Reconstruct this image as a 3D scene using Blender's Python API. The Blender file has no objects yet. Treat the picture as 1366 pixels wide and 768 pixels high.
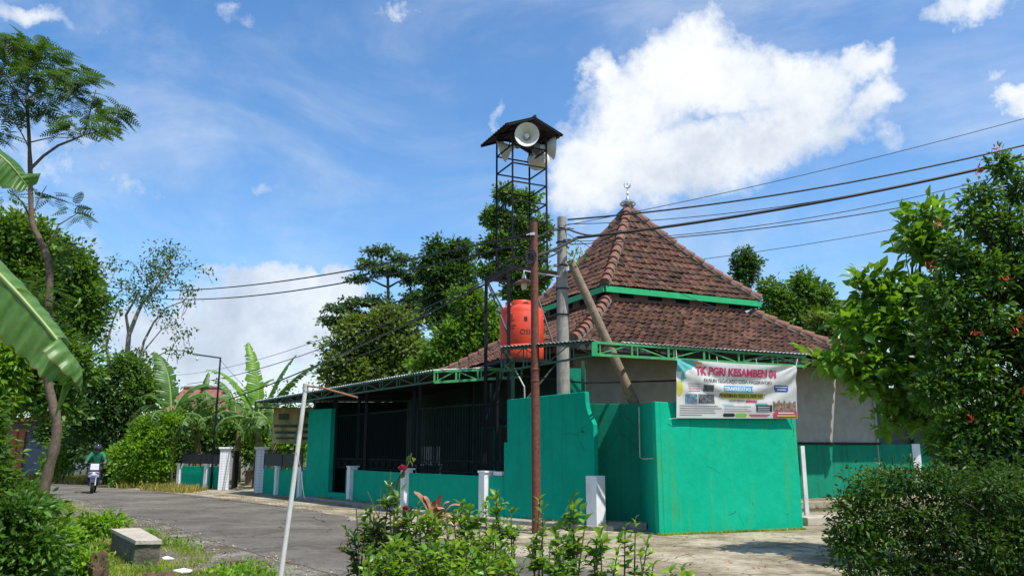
import bpy, math, random
import numpy as np
from mathutils import Vector, Matrix, noise as mnoise
R = math.radians
SC = bpy.context.scene
COL = SC.collection
random.seed(7)
RNG = np.random.default_rng(11)

# ------------------------------------------------------------------ camera
FPX, EYE = 1050.0, 1.6
PITCH = math.atan(216 / 1050)
CP, SP = math.cos(PITCH), math.sin(PITCH)
cam_data = bpy.data.cameras.new('camera')
cam = bpy.data.objects.new('camera', cam_data)
COL.objects.link(cam)
cam.location = (0, 0, EYE)
cam.rotation_euler = (R(90) + PITCH, 0, 0)
cam_data.sensor_width = 36
cam_data.lens = 36 * FPX / 1366
cam_data.clip_start = 0.05
cam_data.clip_end = 3000
SC.camera = cam

def W(px, py, Y):
    """survey helper: the point at distance Y north of the camera seen at photo pixel px,py"""
    x = (px - 683) / FPX
    u = (384 - py) / FPX
    d = Vector((x, CP - u * SP, SP + u * CP))
    t = Y / d.y
    return Vector((0, 0, EYE)) + d * t

def G(px, py, z=0.0):
    x = (px - 683) / FPX
    u = (384 - py) / FPX
    d = Vector((x, CP - u * SP, SP + u * CP))
    t = (z - EYE) / d.z
    return Vector((0, 0, EYE)) + d * t

def mpp(Y):            # metres per photo pixel near distance Y
    return (Y + 0.3) / FPX

# ------------------------------------------------------------------ materials
def newmat(name):
    m = bpy.data.materials.new(name)
    m.use_nodes = True
    nt = m.node_tree
    for n in list(nt.nodes):
        nt.nodes.remove(n)
    out = nt.nodes.new('ShaderNodeOutputMaterial')
    return m, nt, out

def nd(nt, typ, **kw):
    n = nt.nodes.new(typ)
    for k, v in kw.items():
        if k.startswith('i_'):
            key = k[2:]
            key = int(key) if key.isdigit() else key.replace('_', ' ')
            n.inputs[key].default_value = v
        else:
            setattr(n, k, v)
    return n

def ramp(nt, fac, stops, interp='LINEAR'):
    r = nt.nodes.new('ShaderNodeValToRGB')
    r.color_ramp.interpolation = interp
    e = r.color_ramp.elements
    while len(e) > 1:
        e.remove(e[-1])
    e[0].position = stops[0][0]
    e[0].color = (*stops[0][1], 1) if len(stops[0][1]) == 3 else stops[0][1]
    for p, c in stops[1:]:
        q = e.new(p)
        q.color = (*c, 1) if len(c) == 3 else c
    nt.links.new(fac, r.inputs[0])
    return r.outputs[0]

def noise(nt, vec, scale, detail=4, rough=.55, dist=0.0):
    n = nt.nodes.new('ShaderNodeTexNoise')
    n.inputs['Scale'].default_value = scale
    n.inputs['Detail'].default_value = detail
    n.inputs['Roughness'].default_value = rough
    n.inputs['Distortion'].default_value = dist
    if vec is not None:
        nt.links.new(vec, n.inputs['Vector'])
    return n.outputs['Fac']

def mixc(nt, fac, a, b, mode='MIX'):
    m = nt.nodes.new('ShaderNodeMix')
    m.data_type = 'RGBA'
    m.blend_type = mode
    for sock, v in ((m.inputs[0], fac), (m.inputs[6], a), (m.inputs[7], b)):
        if hasattr(v, 'is_linked') or isinstance(v, bpy.types.NodeSocket):
            nt.links.new(v, sock)
        elif isinstance(v, (int, float)):
            sock.default_value = v
        else:
            sock.default_value = (*v, 1)
    return m.outputs[2]

def math_(nt, op, a, b=0.0, c=0.0, clamp=False):
    m = nt.nodes.new('ShaderNodeMath')
    m.operation = op
    m.use_clamp = clamp
    for i, v in enumerate((a, b, c)):
        if isinstance(v, bpy.types.NodeSocket):
            nt.links.new(v, m.inputs[i])
        else:
            m.inputs[i].default_value = v
    return m.outputs[0]

def mapping(nt, vec, scale=(1, 1, 1), loc=(0, 0, 0), rot=(0, 0, 0)):
    m = nt.nodes.new('ShaderNodeMapping')
    m.inputs['Scale'].default_value = scale
    m.inputs['Location'].default_value = loc
    m.inputs['Rotation'].default_value = rot
    nt.links.new(vec, m.inputs['Vector'])
    return m.outputs[0]

def simple(name, col, rough=.7, var=.25, scale=6, bump=.15, bscale=40, metal=0.0, dirt=None, dirt_amt=.35, streak=False, spec=.5):
    """painted or plain surface with tonal variation, dirt blotches and fine bump"""
    m, nt, out = newmat(name)
    tc = nd(nt, 'ShaderNodeTexCoord').outputs['Object']
    p = nd(nt, 'ShaderNodeBsdfPrincipled')
    n1 = noise(nt, tc, scale)
    dark = tuple(c * (1 - var) for c in col)
    lite = tuple(min(1, c * (1 + var * .6)) for c in col)
    c = ramp(nt, n1, [(.3, dark), (.7, lite)])
    if dirt:
        n2 = noise(nt, mapping(nt, tc, (1, 1, .12) if streak else (1, 1, 1)), scale * (2.5 if streak else .6), 6, .65)
        f = ramp(nt, n2, [(.52, (0, 0, 0)), (.72, (dirt_amt,) * 3)])
        c = mixc(nt, f, c, dirt)
    nt.links.new(c, p.inputs['Base Color'])
    p.inputs['Roughness'].default_value = rough
    p.inputs['Metallic'].default_value = metal
    p.inputs['Specular IOR Level'].default_value = spec
    if bump:
        b = nd(nt, 'ShaderNodeBump', i_Strength=bump, i_Distance=.01)
        nt.links.new(noise(nt, tc, bscale, 5), b.inputs['Height'])
        nt.links.new(b.outputs[0], p.inputs['Normal'])
    nt.links.new(p.outputs[0], out.inputs[0])
    return m

def leafmat(name, dark, lite, alt=None, alt_at=.93, trans=.35, rough=.45, gloss=.35):
    m, nt, out = newmat(name)
    a = nd(nt, 'ShaderNodeAttribute', attribute_name='rnd')
    stops = [(0, dark), (.85, lite)]
    if alt:
        stops += [(alt_at, lite), (min(1, alt_at + .02), alt)]
    c = ramp(nt, a.outputs['Fac'], stops)
    oc = nd(nt, 'ShaderNodeTexCoord').outputs['Object']
    cl = noise(nt, oc, 1.1, 3, .6)
    c = mixc(nt, .75, c, ramp(nt, cl, [(.30, (.17, .19, .20)), (.50, (.48, .48, .48)), (.70, (.92, .86, .66))]), 'OVERLAY')
    p = nd(nt, 'ShaderNodeBsdfPrincipled', i_Roughness=rough)
    p.inputs['Specular IOR Level'].default_value = gloss
    nt.links.new(c, p.inputs['Base Color'])
    t = nd(nt, 'ShaderNodeBsdfTranslucent')
    tcx = mixc(nt, .5, c, (min(1, lite[0] * 2.6), min(1, lite[1] * 2.2), lite[2] * .8))
    nt.links.new(tcx, t.inputs[0])
    mx = nd(nt, 'ShaderNodeMixShader', i_0=trans)
    nt.links.new(p.outputs[0], mx.inputs[1])
    nt.links.new(t.outputs[0], mx.inputs[2])
    nt.links.new(mx.outputs[0], out.inputs[0])
    return m

# ------------------------------------------------------------------ objects
def wallmat(name, col, streakcol, amt, fade=.35):
    """brush-painted cement render: trowel relief, faded and damp patches, run-off streaks, hairline cracks"""
    m, nt, out = newmat(name)
    tc = nd(nt, 'ShaderNodeTexCoord').outputs['Object']
    p = nd(nt, 'ShaderNodeBsdfPrincipled', i_Roughness=.82)
    p.inputs['Specular IOR Level'].default_value = .12
    big = noise(nt, tc, .8, 6, .65)
    mid = noise(nt, tc, 4.5, 7, .7)
    c = ramp(nt, math_(nt, 'ADD', math_(nt, 'MULTIPLY', big, .55), math_(nt, 'MULTIPLY', mid, .45)),
             [(.34, tuple(q * .86 for q in col)), (.5, col), (.64, (col[0] + .004, min(1, col[1] * 1.09), min(1, col[2] * 1.12)))])
    st = noise(nt, mapping(nt, tc, (1, 1, .045)), 7.5, 5, .6)
    gate = noise(nt, mapping(nt, tc, (1, 1, .35), (5, 2, 8)), 1.1, 3)
    f = math_(nt, 'MULTIPLY', ramp(nt, st, [(.53, (0, 0, 0)), (.66, (1, 1, 1))]), ramp(nt, gate, [(.40, (0, 0, 0)), (.60, (amt,) * 3)]))
    c = mixc(nt, f, c, streakcol)
    chip = noise(nt, mapping(nt, tc, (1, 1, 1), (3, 9, 4)), 10, 8, .78)
    c = mixc(nt, ramp(nt, chip, [(.655, (0, 0, 0)), (.675, (.7, .7, .7))]), c, (.10, .16, .11))
    fd = noise(nt, mapping(nt, tc, (1, 1, .6), (13, 1, 2)), 2.2, 6, .7)
    c = mixc(nt, ramp(nt, fd, [(.56, (0, 0, 0)), (.74, (fade,) * 3)]), c, (.10, .46, .32))
    v = nd(nt, 'ShaderNodeTexVoronoi', feature='DISTANCE_TO_EDGE'); v.inputs['Scale'].default_value = .9
    wv = nt.nodes.new('ShaderNodeMix'); wv.data_type = 'VECTOR'; wv.inputs[0].default_value = .12
    nn = nt.nodes.new('ShaderNodeTexNoise'); nn.inputs['Scale'].default_value = 4; nn.inputs['Detail'].default_value = 6; nt.links.new(tc, nn.inputs['Vector'])
    nt.links.new(tc, wv.inputs[4]); nt.links.new(nn.outputs['Color'], wv.inputs[5]); nt.links.new(wv.outputs[1], v.inputs['Vector'])
    crk = math_(nt, 'MULTIPLY', math_(nt, 'LESS_THAN', v.outputs['Distance'], .0045), math_(nt, 'GREATER_THAN', noise(nt, tc, 1.0, 2), .53))
    c = mixc(nt, math_(nt, 'MULTIPLY', crk, .65), c, (.02, .07, .045))
    nt.links.new(c, p.inputs['Base Color'])
    b1 = nd(nt, 'ShaderNodeBump', i_Strength=.5, i_Distance=.02); nt.links.new(noise(nt, mapping(nt, tc, (1, 1, .8)), 7, 6, .6), b1.inputs['Height'])
    b2 = nd(nt, 'ShaderNodeBump', i_Strength=.5, i_Distance=.006); nt.links.new(noise(nt, tc, 70, 5, .7), b2.inputs['Height']); nt.links.new(b1.outputs[0], b2.inputs['Normal'])
    nt.links.new(b2.outputs[0], p.inputs['Normal'])
    nt.links.new(p.outputs[0], out.inputs[0])
    return m

def roughen(o, strength=.02, size=.15, lv=4):
    s = o.modifiers.new('sub', 'SUBSURF'); s.subdivision_type = 'SIMPLE'; s.levels = lv; s.render_levels = lv
    t = bpy.data.textures.new(o.name + '_relief', 'CLOUDS'); t.noise_scale = size; t.noise_depth = 4
    d = o.modifiers.new('relief', 'DISPLACE'); d.texture = t; d.strength = strength; d.mid_level = .5; d.texture_coords = 'LOCAL'
    return o

def settag(o, label=None, cat=None, group=None, kind=None):
    if label: o['label'] = label
    if cat: o['category'] = cat
    if group: o['group'] = group
    if kind: o['kind'] = kind
    return o

def thing(name, label, cat, loc=(0, 0, 0), group=None):
    o = bpy.data.objects.new(name, None)
    COL.objects.link(o)
    o.location = loc
    o.empty_display_size = .2
    return settag(o, label, cat, group)

def link(o, parent=None):
    COL.objects.link(o)
    if parent is not None:
        o.parent = parent
        if parent.type == 'EMPTY':
            o.matrix_parent_inverse = Matrix.LocRotScale(parent.location, parent.rotation_euler, None).inverted()
    return o

def copy_thing(root, label, loc=None, rotz=None):
    def rec(o, par):
        c = o.copy()
        COL.objects.link(c)
        if par is not None:
            c.parent = par
            c.matrix_parent_inverse = o.matrix_parent_inverse.copy()
        for ch in [x for x in SC.objects if x.parent == o]:
            rec(ch, c)
        return c
    c = rec(root, None)
    if loc is not None: c.location = loc
    if rotz is not None: c.rotation_euler = (0, 0, rotz)
    c['label'] = label
    return c

class MB:
    def __init__(s):
        s.v, s.f = [], []
    def add(s, vs, fs):
        b = len(s.v)
        s.v += [tuple(q) for q in vs]
        s.f += [tuple(i + b for i in f) for f in fs]
    def box(s, c, size, rz=0.0, rot=None):
        hx, hy, hz = size[0] / 2, size[1] / 2, size[2] / 2
        M = rot if rot is not None else Matrix.Rotation(rz, 3, 'Z')
        c = Vector(c)
        vs = [c + M @ Vector((x * hx, y * hy, z * hz)) for x in (-1, 1) for y in (-1, 1) for z in (-1, 1)]
        s.add(vs, [(0, 1, 3, 2), (4, 6, 7, 5), (0, 4, 5, 1), (2, 3, 7, 6), (0, 2, 6, 4), (1, 5, 7, 3)])
        return s
    def beam(s, a, b, w, h=None):
        """rectangular bar from a to b; w wide, h high"""
        a, b = Vector(a), Vector(b)
        h = w if h is None else h
        d = (b - a).normalized()
        up = Vector((0, 0, 1)) if abs(d.z) < .95 else Vector((0, 1, 0))
        x = d.cross(up).normalized()
        y = x.cross(d).normalized()
        vs = [q + x * i * w / 2 + y * j * h / 2 for q in (a, b) for i, j in ((-1, -1), (1, -1), (1, 1), (-1, 1))]
        s.add(vs, [(3, 2, 1, 0), (4, 5, 6, 7), (0, 1, 5, 4), (1, 2, 6, 5), (2, 3, 7, 6), (3, 0, 4, 7)])
        return s
    def tube(s, pts, rad, n=8, cap=True):
        pts = [Vector(p) for p in pts]
        if not hasattr(rad, '__len__'): rad = [rad] * len(pts)
        vs, fs = [], []
        x = None
        for i, p in enumerate(pts):
            d = (pts[min(i + 1, len(pts) - 1)] - pts[max(i - 1, 0)])
            d = d.normalized() if d.length > 1e-9 else Vector((0, 0, 1))
            if x is None:
                up = Vector((0, 0, 1)) if abs(d.z) < .9 else Vector((0, 1, 0))
                x = d.cross(up).normalized()
            else:
                x = (x - d * x.dot(d))
                x = x.normalized() if x.length > 1e-6 else d.orthogonal().normalized()
            y = d.cross(x)
            for k in range(n):
                a = 2 * math.pi * k / n
                vs.append(p + (x * math.cos(a) + y * math.sin(a)) * rad[i])
        for i in range(len(pts) - 1):
            for k in range(n):
                fs.append((i * n + k, i * n + (k + 1) % n, (i + 1) * n + (k + 1) % n, (i + 1) * n + k))
        if cap:
            fs.append(tuple(range(n - 1, -1, -1)))
            fs.append(tuple(range((len(pts) - 1) * n, len(pts) * n)))
        s.add(vs, fs)
        return s
    def lathe(s, prof, M=None, n=24):
        """prof: list of (r, z); M places the axis"""
        M = M if M is not None else Matrix.Identity(4)
        vs, fs = [], []
        for r, z in prof:
            for k in range(n):
                a = 2 * math.pi * k / n
                vs.append(M @ Vector((r * math.cos(a), r * math.sin(a), z)))
        for i in range(len(prof) - 1):
            for k in range(n):
                fs.append((i * n + k, i * n + (k + 1) % n, (i + 1) * n + (k + 1) % n, (i + 1) * n + k))
        if prof[0][0] > 1e-4: fs.append(tuple(range(n - 1, -1, -1)))
        if prof[-1][0] > 1e-4: fs.append(tuple(range((len(prof) - 1) * n, len(prof) * n)))
        s.add(vs, fs)
        return s
    def prism(s, poly, z0, z1):
        n = len(poly)
        vs = [(x, y, z0) for x, y in poly] + [(x, y, z1) for x, y in poly]
        fs = [tuple(range(n - 1, -1, -1)), tuple(range(n, 2 * n))] + [(i, (i + 1) % n, n + (i + 1) % n, n + i) for i in range(n)]
        s.add(vs, fs)
        return s
    def wall(s, a, b, prof, th):
        """vertical slab along ground line a-b; prof is a list of (distance fraction, z) outline; th = thickness"""
        a, b = Vector((a[0], a[1], 0)), Vector((b[0], b[1], 0))
        d = b - a
        nrm = Vector((-d.y, d.x, 0)).normalized() * th
        n = len(prof)
        vs = [a + d * u + Vector((0, 0, z)) for u, z in prof] + [a + d * u + nrm + Vector((0, 0, z)) for u, z in prof]
        fs = [tuple(range(n)), tuple(range(2 * n - 1, n - 1, -1))] + [((i + 1) % n, i, n + i, n + (i + 1) % n) for i in range(n)]
        s.add(vs, fs)
        return s
    def build(s, name, mat, parent=None, smooth=False, bevel=0.0, seg=2):
        me = bpy.data.meshes.new(name)
        me.from_pydata(s.v, [], s.f)
        me.materials.append(mat)
        if smooth:
            me.polygons.foreach_set('use_smooth', [True] * len(me.polygons))
        me.update()
        o = link(bpy.data.objects.new(name, me), parent)
        if bevel:
            b = o.modifiers.new('bevel', 'BEVEL')
            b.width = bevel; b.segments = seg; b.limit_method = 'ANGLE'; b.angle_limit = R(40)
        if smooth:
            try:
                me.set_sharp_from_angle(angle=R(38))
            except Exception:
                pass
        return o

# ------------------------------------------------------------------ foliage
def T_leaf(w=.42, fold=.10, droop=.12):
    v = [(0, 0, 0), (-w * .42, .28, fold), (-w * .5, .55, fold * .9), (0, 1, -droop), (w * .5, .55, fold * .9), (w * .42, .28, fold), (0, .33, 0), (0, .66, -droop * .25)]
    f = [(0, 6, 6, 1), (0, 5, 6, 6), (1, 6, 7, 2), (6, 5, 4, 7), (2, 7, 3, 3), (7, 4, 3, 3)]
    f = [(0, 6, 1), (0, 5, 6), (1, 6, 2), (6, 7, 2), (6, 5, 7), (5, 4, 7), (2, 7, 3), (7, 4, 3)]
    return np.array(v, float), np.array(f)

def T_quad(w=.5):
    v = [(0, 0, 0), (-w * .5, .5, .08), (0, 1, -.05), (w * .5, .5, .08)]
    return np.array(v, float), np.array([(0, 2, 1), (0, 3, 2)])

def T_frond(n=11, w=.34, lw=.045, droop=.25):
    """pinnate compound leaf, unit length along +Y"""
    v, f = [], []
    for i in range(n):
        t = .12 + .86 * i / (n - 1)
        z = -droop * t * t
        L = w * math.sin(math.pi * (t * .82 + .16)) ** .7
        for s in (-1, 1):
            b = len(v)
            v += [(0, t - lw * .5, z), (0, t + lw * .5, z), (s * L, t + lw * .9 + L * .25, z - .12 * L), (s * L * .95, t + L * .25, z - .12 * L)]
            f += [(b, b + 1, b + 2), (b, b + 2, b + 3)]
    b = len(v)
    v += [(-.008, 0, 0), (.008, 0, 0), (.006, .5, -droop * .25), (-.006, .5, -droop * .25), (0, 1, -droop)]
    f += [(b, b + 1, b + 2), (b, b + 2, b + 3), (b + 3, b + 2, b + 4)]
    return np.array(v, float), np.array(f)

def nrmz(a):
    return a / np.maximum(np.linalg.norm(a, axis=1, keepdims=True), 1e-9)

def scatter_arrays(tmpl, P, D, N, S):
    """copies of a template: P positions, D growth directions, N normals, S scales"""
    tv, tf = tmpl
    D = nrmz(D)
    X = nrmz(np.cross(D, N))
    Nn = np.cross(X, D)
    V = P[:, None, :] + S[:, None, None] * (tv[None, :, 0, None] * X[:, None, :] + tv[None, :, 1, None] * D[:, None, :] + tv[None, :, 2, None] * Nn[:, None, :])
    n, k = len(P), len(tv)
    Fc = (tf[None] + (np.arange(n) * k)[:, None, None]).reshape(-1, 3)
    return V.reshape(-1, 3), Fc

def tri_mesh(name, V, F, mat, parent=None, rnd=None, smooth=False):
    me = bpy.data.meshes.new(name)
    me.vertices.add(len(V))
    me.vertices.foreach_set('co', np.ascontiguousarray(V, dtype=np.float32).ravel())
    me.loops.add(len(F) * 3)
    me.loops.foreach_set('vertex_index', np.ascontiguousarray(F, dtype=np.int32).ravel())
    me.polygons.add(len(F))
    me.polygons.foreach_set('loop_start', np.arange(0, len(F) * 3, 3, dtype=np.int32))
    me.polygons.foreach_set('loop_total', np.full(len(F), 3, dtype=np.int32))
    if smooth:
        me.polygons.foreach_set('use_smooth', np.ones(len(F), dtype=bool))
    me.materials.append(mat)
    me.update(calc_edges=True)
    if rnd is not None:
        a = me.attributes.new('rnd', 'FLOAT', 'FACE')
        a.data.foreach_set('value', np.ascontiguousarray(rnd, dtype=np.float32))
    return link(bpy.data.objects.new(name, me), parent)

def leaf_obj(name, tmpl, P, D, N, S, mat, parent, rnd=None):
    V, F = scatter_arrays(tmpl, P, D, N, S)
    if rnd is None: rnd = RNG.random(len(P))
    return tri_mesh(name, V, F, mat, parent, np.repeat(rnd, len(tmpl[1])))

def crown_points(blobs, ncl, per, cr, shell=.5, flat=.7, up=.5, rng=RNG):
    """blobs: (center, (rx,ry,rz)). returns leaf P,D,N, rnd and cluster centres per blob"""
    vol = np.array([b[1][0] * b[1][1] * b[1][2] for b in blobs]) ** .67
    cnt = np.maximum(1, (ncl * vol / vol.sum()).astype(int))
    Ps, Ds, Ns, Rs, cls = [], [], [], [], []
    for (c, r), k in zip(blobs, cnt):
        d = nrmz(rng.normal(size=(k, 3)))
        rad = shell + (1 - shell) * rng.random((k, 1))
        # lumpy outline
        rad *= .84 + .22 * np.sin(d[:, :1] * 6.1 + c[0]) * np.cos(d[:, 1:2] * 5.3 + d[:, 2:3] * 4.7 + c[2]) + .16 * np.sin(d[:, 2:3] * 9 + d[:, :1] * 8 + c[0] * 3) + np.clip(rng.normal(size=(k, 1)) * .09, -.2, .1)
        C = np.array(c) + d * rad * np.array(r)
        cls.append(C)
        crr = cr * (.6 + .8 * rng.random((k, 1, 1)))
        off = np.clip(rng.normal(size=(k, per, 3)), -1.7, 1.7) * crr * np.array([1, 1, flat]) * .6
        P = C[:, None, :] + off
        Dd = off / cr + d[:, None, :] * .5 + rng.normal(size=(k, per, 3)) * .45 + np.array([0, 0, -.15])
        Nn = np.array([0, 0, up]) + rng.normal(size=(k, per, 3)) * .45 + d[:, None, :] * .35
        tone = .7 * rng.random((k, 1)) + .3 * rng.random((k, per))
        Ps.append(P.reshape(-1, 3)); Ds.append(Dd.reshape(-1, 3)); Ns.append(Nn.reshape(-1, 3)); Rs.append(tone.reshape(-1))
    return np.concatenate(Ps), np.concatenate(Ds), np.concatenate(Ns), np.concatenate(Rs), cls

def BL(px, py, rx, ry, Y, dy=0.0, depth=None):
    c = W(px, py, Y + dy)
    m = mpp(Y + dy)
    return (tuple(c), (rx * m, depth if depth else (rx + ry) * .5 * m, ry * m))

def limb(mb, a, b, r0, r1, bend=.12, n=5, seed=0, sag=0.0):
    a, b = Vector(a), Vector(b)
    L = (b - a).length
    rr = random.Random(seed)
    off = Vector((rr.uniform(-1, 1), rr.uniform(-1, 1), rr.uniform(-.3, .8))) * L * bend
    pts = []
    for i in range(n + 1):
        t = i / n
        p = a.lerp(b, t) + off * math.sin(math.pi * t) + Vector((rr.uniform(-1, 1), rr.uniform(-1, 1), rr.uniform(-1, 1))) * L * .02 * (0 < i < n)
        p.z += sag * math.sin(math.pi * t)
        pts.append(p)
    mb.tube(pts, [r0 + (r1 - r0) * i / n for i in range(n + 1)], 6)
    return pts

def make_tree(name, label, cat, base, trunk, blobs, bark, leaves, tmpl, ncl, per, cr, ls, tr=.18, twigs=4, shell=.5, flat=.7, up=.5, group=None, limb_r=.4, crown_name='crown', lsvar=.8):
    base = Vector(base)
    root = thing(name, label, cat, base, group)
    mb = MB()
    tp = [base] + [Vector(t) for t in trunk]
    # smooth interpolation of trunk
    pts = []
    for i in range(len(tp) - 1):
        for k in range(3):
            pts.append(tp[i].lerp(tp[i + 1], k / 3))
    pts.append(tp[-1])
    n = len(pts)
    mb.tube(pts, [tr * (1.15 if i == 0 else 1) * (1 - .6 * i / (n - 1)) for i in range(n)], 10)
    P, D, N, Rn, cls = crown_points(blobs, ncl, per, cr, shell, flat, up)
    for bi, ((c, r), C) in enumerate(zip(blobs, cls)):
        c = Vector(c)
        # attach to the trunk point somewhat below the blob
        cand = min(pts[max(1, n // 3):] or pts, key=lambda p: (p - c).length + max(0, p.z - c.z + .15 * r[2]) * 3)
        lp = limb(mb, cand, c, tr * limb_r, tr * limb_r * .4, seed=bi * 7 + 1)
        k = min(len(C), max(2, int(twigs * (r[0] + r[2]) / 1.2)))
        for q in range(k):
            t = C[RNG.integers(len(C))]
            s = lp[RNG.integers(2, len(lp))]
            limb(mb, s, t, tr * limb_r * .33, tr * .03 + .004, n=3, seed=bi * 97 + q)
    mb.build('trunk', bark, root, smooth=True)
    S = ls * (1 - lsvar / 2 + lsvar * RNG.random(len(P)))
    leaf_obj(crown_name, tmpl, P, D, N, S, leaves, root, Rn)
    return root
# ------------------------------------------------------------------ sky, sun
SUN_AZ_VEC = Vector((.74, -.67, 0))       # horizontal direction towards the sun (east of south, behind the viewer's right shoulder)
SUN_EL = R(61)
world = bpy.data.worlds.new('World')
SC.world = world
world.use_nodes = True
wt = world.node_tree
for n in list(wt.nodes): wt.nodes.remove(n)
wout = wt.nodes.new('ShaderNodeOutputWorld')
bg = wt.nodes.new('ShaderNodeBackground')
sky = wt.nodes.new('ShaderNodeTexSky')
sky.sky_type = 'NISHITA'
sky.sun_disc = False
sky.sun_elevation = SUN_EL
sky.sun_rotation = math.atan2(SUN_AZ_VEC.x, SUN_AZ_VEC.y)
sky.air_density = 1.0
sky.dust_density = .4
sky.ozone_density = 2.6
SKY_STR = .15
bg.inputs['Strength'].default_value = SKY_STR
gen = wt.nodes.new('ShaderNodeTexCoord').outputs['Generated']
sep = wt.nodes.new('ShaderNodeSeparateXYZ'); wt.links.new(gen, sep.inputs[0])
az = math_(wt, 'ARCTAN2', sep.outputs[0], sep.outputs[1])
el = math_(wt, 'ARCSINE', sep.outputs[2])
# domain warp so that cloud outlines billow
wn = wt.nodes.new('ShaderNodeTexNoise'); wn.inputs['Scale'].default_value = 7; wn.inputs['Detail'].default_value = 8; wn.inputs['Roughness'].default_value = .62
wt.links.new(gen, wn.inputs['Vector'])
wsep = wt.nodes.new('ShaderNodeSeparateColor'); wt.links.new(wn.outputs['Color'], wsep.inputs[0])
azw = math_(wt, 'MULTIPLY_ADD', wsep.outputs[0], .17, math_(wt, 'SUBTRACT', az, .085))
elw = math_(wt, 'MULTIPLY_ADD', wsep.outputs[1], .15, math_(wt, 'SUBTRACT', el, .075))
def dirpx(px, py):
    v = W(px, py, 10) - Vector((0, 0, EYE)); v.normalize()
    return math.atan2(v.x, v.y), math.asin(v.z)
def blobfield(lst, a, e):
    cur = None
    for px, py, rx, ry, wgt in lst:
        a0, e0 = dirpx(px, py)
        k = math.cos(e0)
        dx = math_(wt, 'MULTIPLY', math_(wt, 'SUBTRACT', a, a0), k / (rx / FPX * .95))
        dy = math_(wt, 'MULTIPLY', math_(wt, 'SUBTRACT', e, e0), 1 / (ry / FPX * .95))
        r2 = math_(wt, 'ADD', math_(wt, 'MULTIPLY', dx, dx), math_(wt, 'MULTIPLY', dy, dy))
        v = math_(wt, 'MULTIPLY', math_(wt, 'SUBTRACT', 1.35, r2), wgt)
        cur = v if cur is None else math_(wt, 'SMOOTH_MAX', cur, v, .25)
    return cur
big = [(905, 95, 85, 62, 1), (985, 105, 75, 48, 1), (1060, 130, 60, 58, 1), (840, 150, 80, 70, 1), (795, 95, 26, 42, .8),
       (800, 225, 80, 65, 1), (900, 215, 120, 60, 1), (1010, 180, 90, 48, 1), (1140, 95, 46, 28, .9), (1160, 145, 42, 30, .8),
       (1185, 195, 26, 24, .45), (765, 250, 60, 60, 1), (800, 275, 60, 28, .8), (860, 262, 60, 30, .6), (1090, 185, 60, 35, .7)]
soft = [(370, 425, 150, 66, 1.3), (250, 450, 120, 60, 1.1), (430, 380, 74, 28, 1.2), (330, 370, 60, 20, .8), (300, 500, 200, 50, .7), (180, 243, 42, 14, .42), (527, 12, 30, 18, .55),
        (318, 38, 26, 13, .35), (50, 2, 70, 14, .45), (1310, 2, 60, 22, .7), (1358, 135, 24, 20, .7), (1346, 90, 18, 11, .4),
        (365, 253, 34, 9, .28), (60, 215, 70, 45, .42), (50, 330, 90, 60, .6), (690, 150, 10, 22, .3), (210, 300, 60, 8, .22)]
f1 = blobfield(big, azw, elw)
f2 = blobfield(soft, azw, elw)
fine = noise(wt, gen, 22, 10, .68)
fine2 = noise(wt, gen, 60, 8, .7)
nz = math_(wt, 'ADD', math_(wt, 'MULTIPLY', math_(wt, 'SUBTRACT', fine, .5), 1.5), math_(wt, 'MULTIPLY', math_(wt, 'SUBTRACT', fine2, .5), .5))
d1_ = math_(wt, 'ADD', f1, nz)
d2_ = math_(wt, 'ADD', f2, math_(wt, 'MULTIPLY', nz, 1.2))
def sstep(x, a, b):
    m = wt.nodes.new('ShaderNodeMapRange'); m.interpolation_type = 'SMOOTHSTEP'
    wt.links.new(x, m.inputs[0]); m.inputs[1].default_value = a; m.inputs[2].default_value = b
    return m.outputs[0]
den1 = sstep(d1_, -.15, 1.15)
den2 = math_(wt, 'MULTIPLY', sstep(d2_, .05, 1.15), .92)
# broad thin cirrus veil
veil_v = mapping(wt, gen, (1.6, 1.6, 4.0), rot=(0, .35, .3))
veil = sstep(noise(wt, veil_v, 1.7, 7, .62, .6), .36, .85)
veil = math_(wt, 'MULTIPLY_ADD', veil, .5, math_(wt, 'MULTIPLY', sstep(noise(wt, gen, 1.3, 5, .6), .35, .7), .06))
den = math_(wt, 'MAXIMUM', math_(wt, 'MAXIMUM', den1, den2), veil)
# body tones: bright billows with soft grey bellies
belly = math_(wt, 'ADD', math_(wt, 'MULTIPLY', noise(wt, gen, 6.5, 6, .6), .6), math_(wt, 'MULTIPLY', noise(wt, gen, 19, 7, .65), .4))
low = sstep(el, .12, .62)
tone = math_(wt, 'ADD', math_(wt, 'MULTIPLY', belly, .95), math_(wt, 'MULTIPLY_ADD', low, .22, .09))
ccol = ramp(wt, tone, [(.38, (.40, .46, .56)), (.55, (.56, .62, .71)), (.68, (.74, .78, .83)), (.82, (.88, .89, .90))])
csc = wt.nodes.new('ShaderNodeVectorMath'); csc.operation = 'SCALE'
wt.links.new(ccol, csc.inputs[0]); csc.inputs['Scale'].default_value = 1.0 / SKY_STR
hsv = wt.nodes.new('ShaderNodeHueSaturation'); hsv.inputs['Saturation'].default_value = 1.28; hsv.inputs['Value'].default_value = 1.12
wt.links.new(sky.outputs[0], hsv.inputs['Color'])
up = sstep(sep.outputs[2], -.03, .0)
den = math_(wt, 'MULTIPLY', den, up)
skc = mixc(wt, den, hsv.outputs[0], csc.outputs[0])
wt.links.new(skc, bg.inputs['Color'])
wt.links.new(bg.outputs[0], wout.inputs[0])
sd = bpy.data.lights.new('sun', 'SUN')
sd.energy = 5.0
sd.angle = R(.55)
sd.color = (1, .96, .88)
sun = bpy.data.objects.new('sun', sd)
COL.objects.link(sun)
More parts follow.
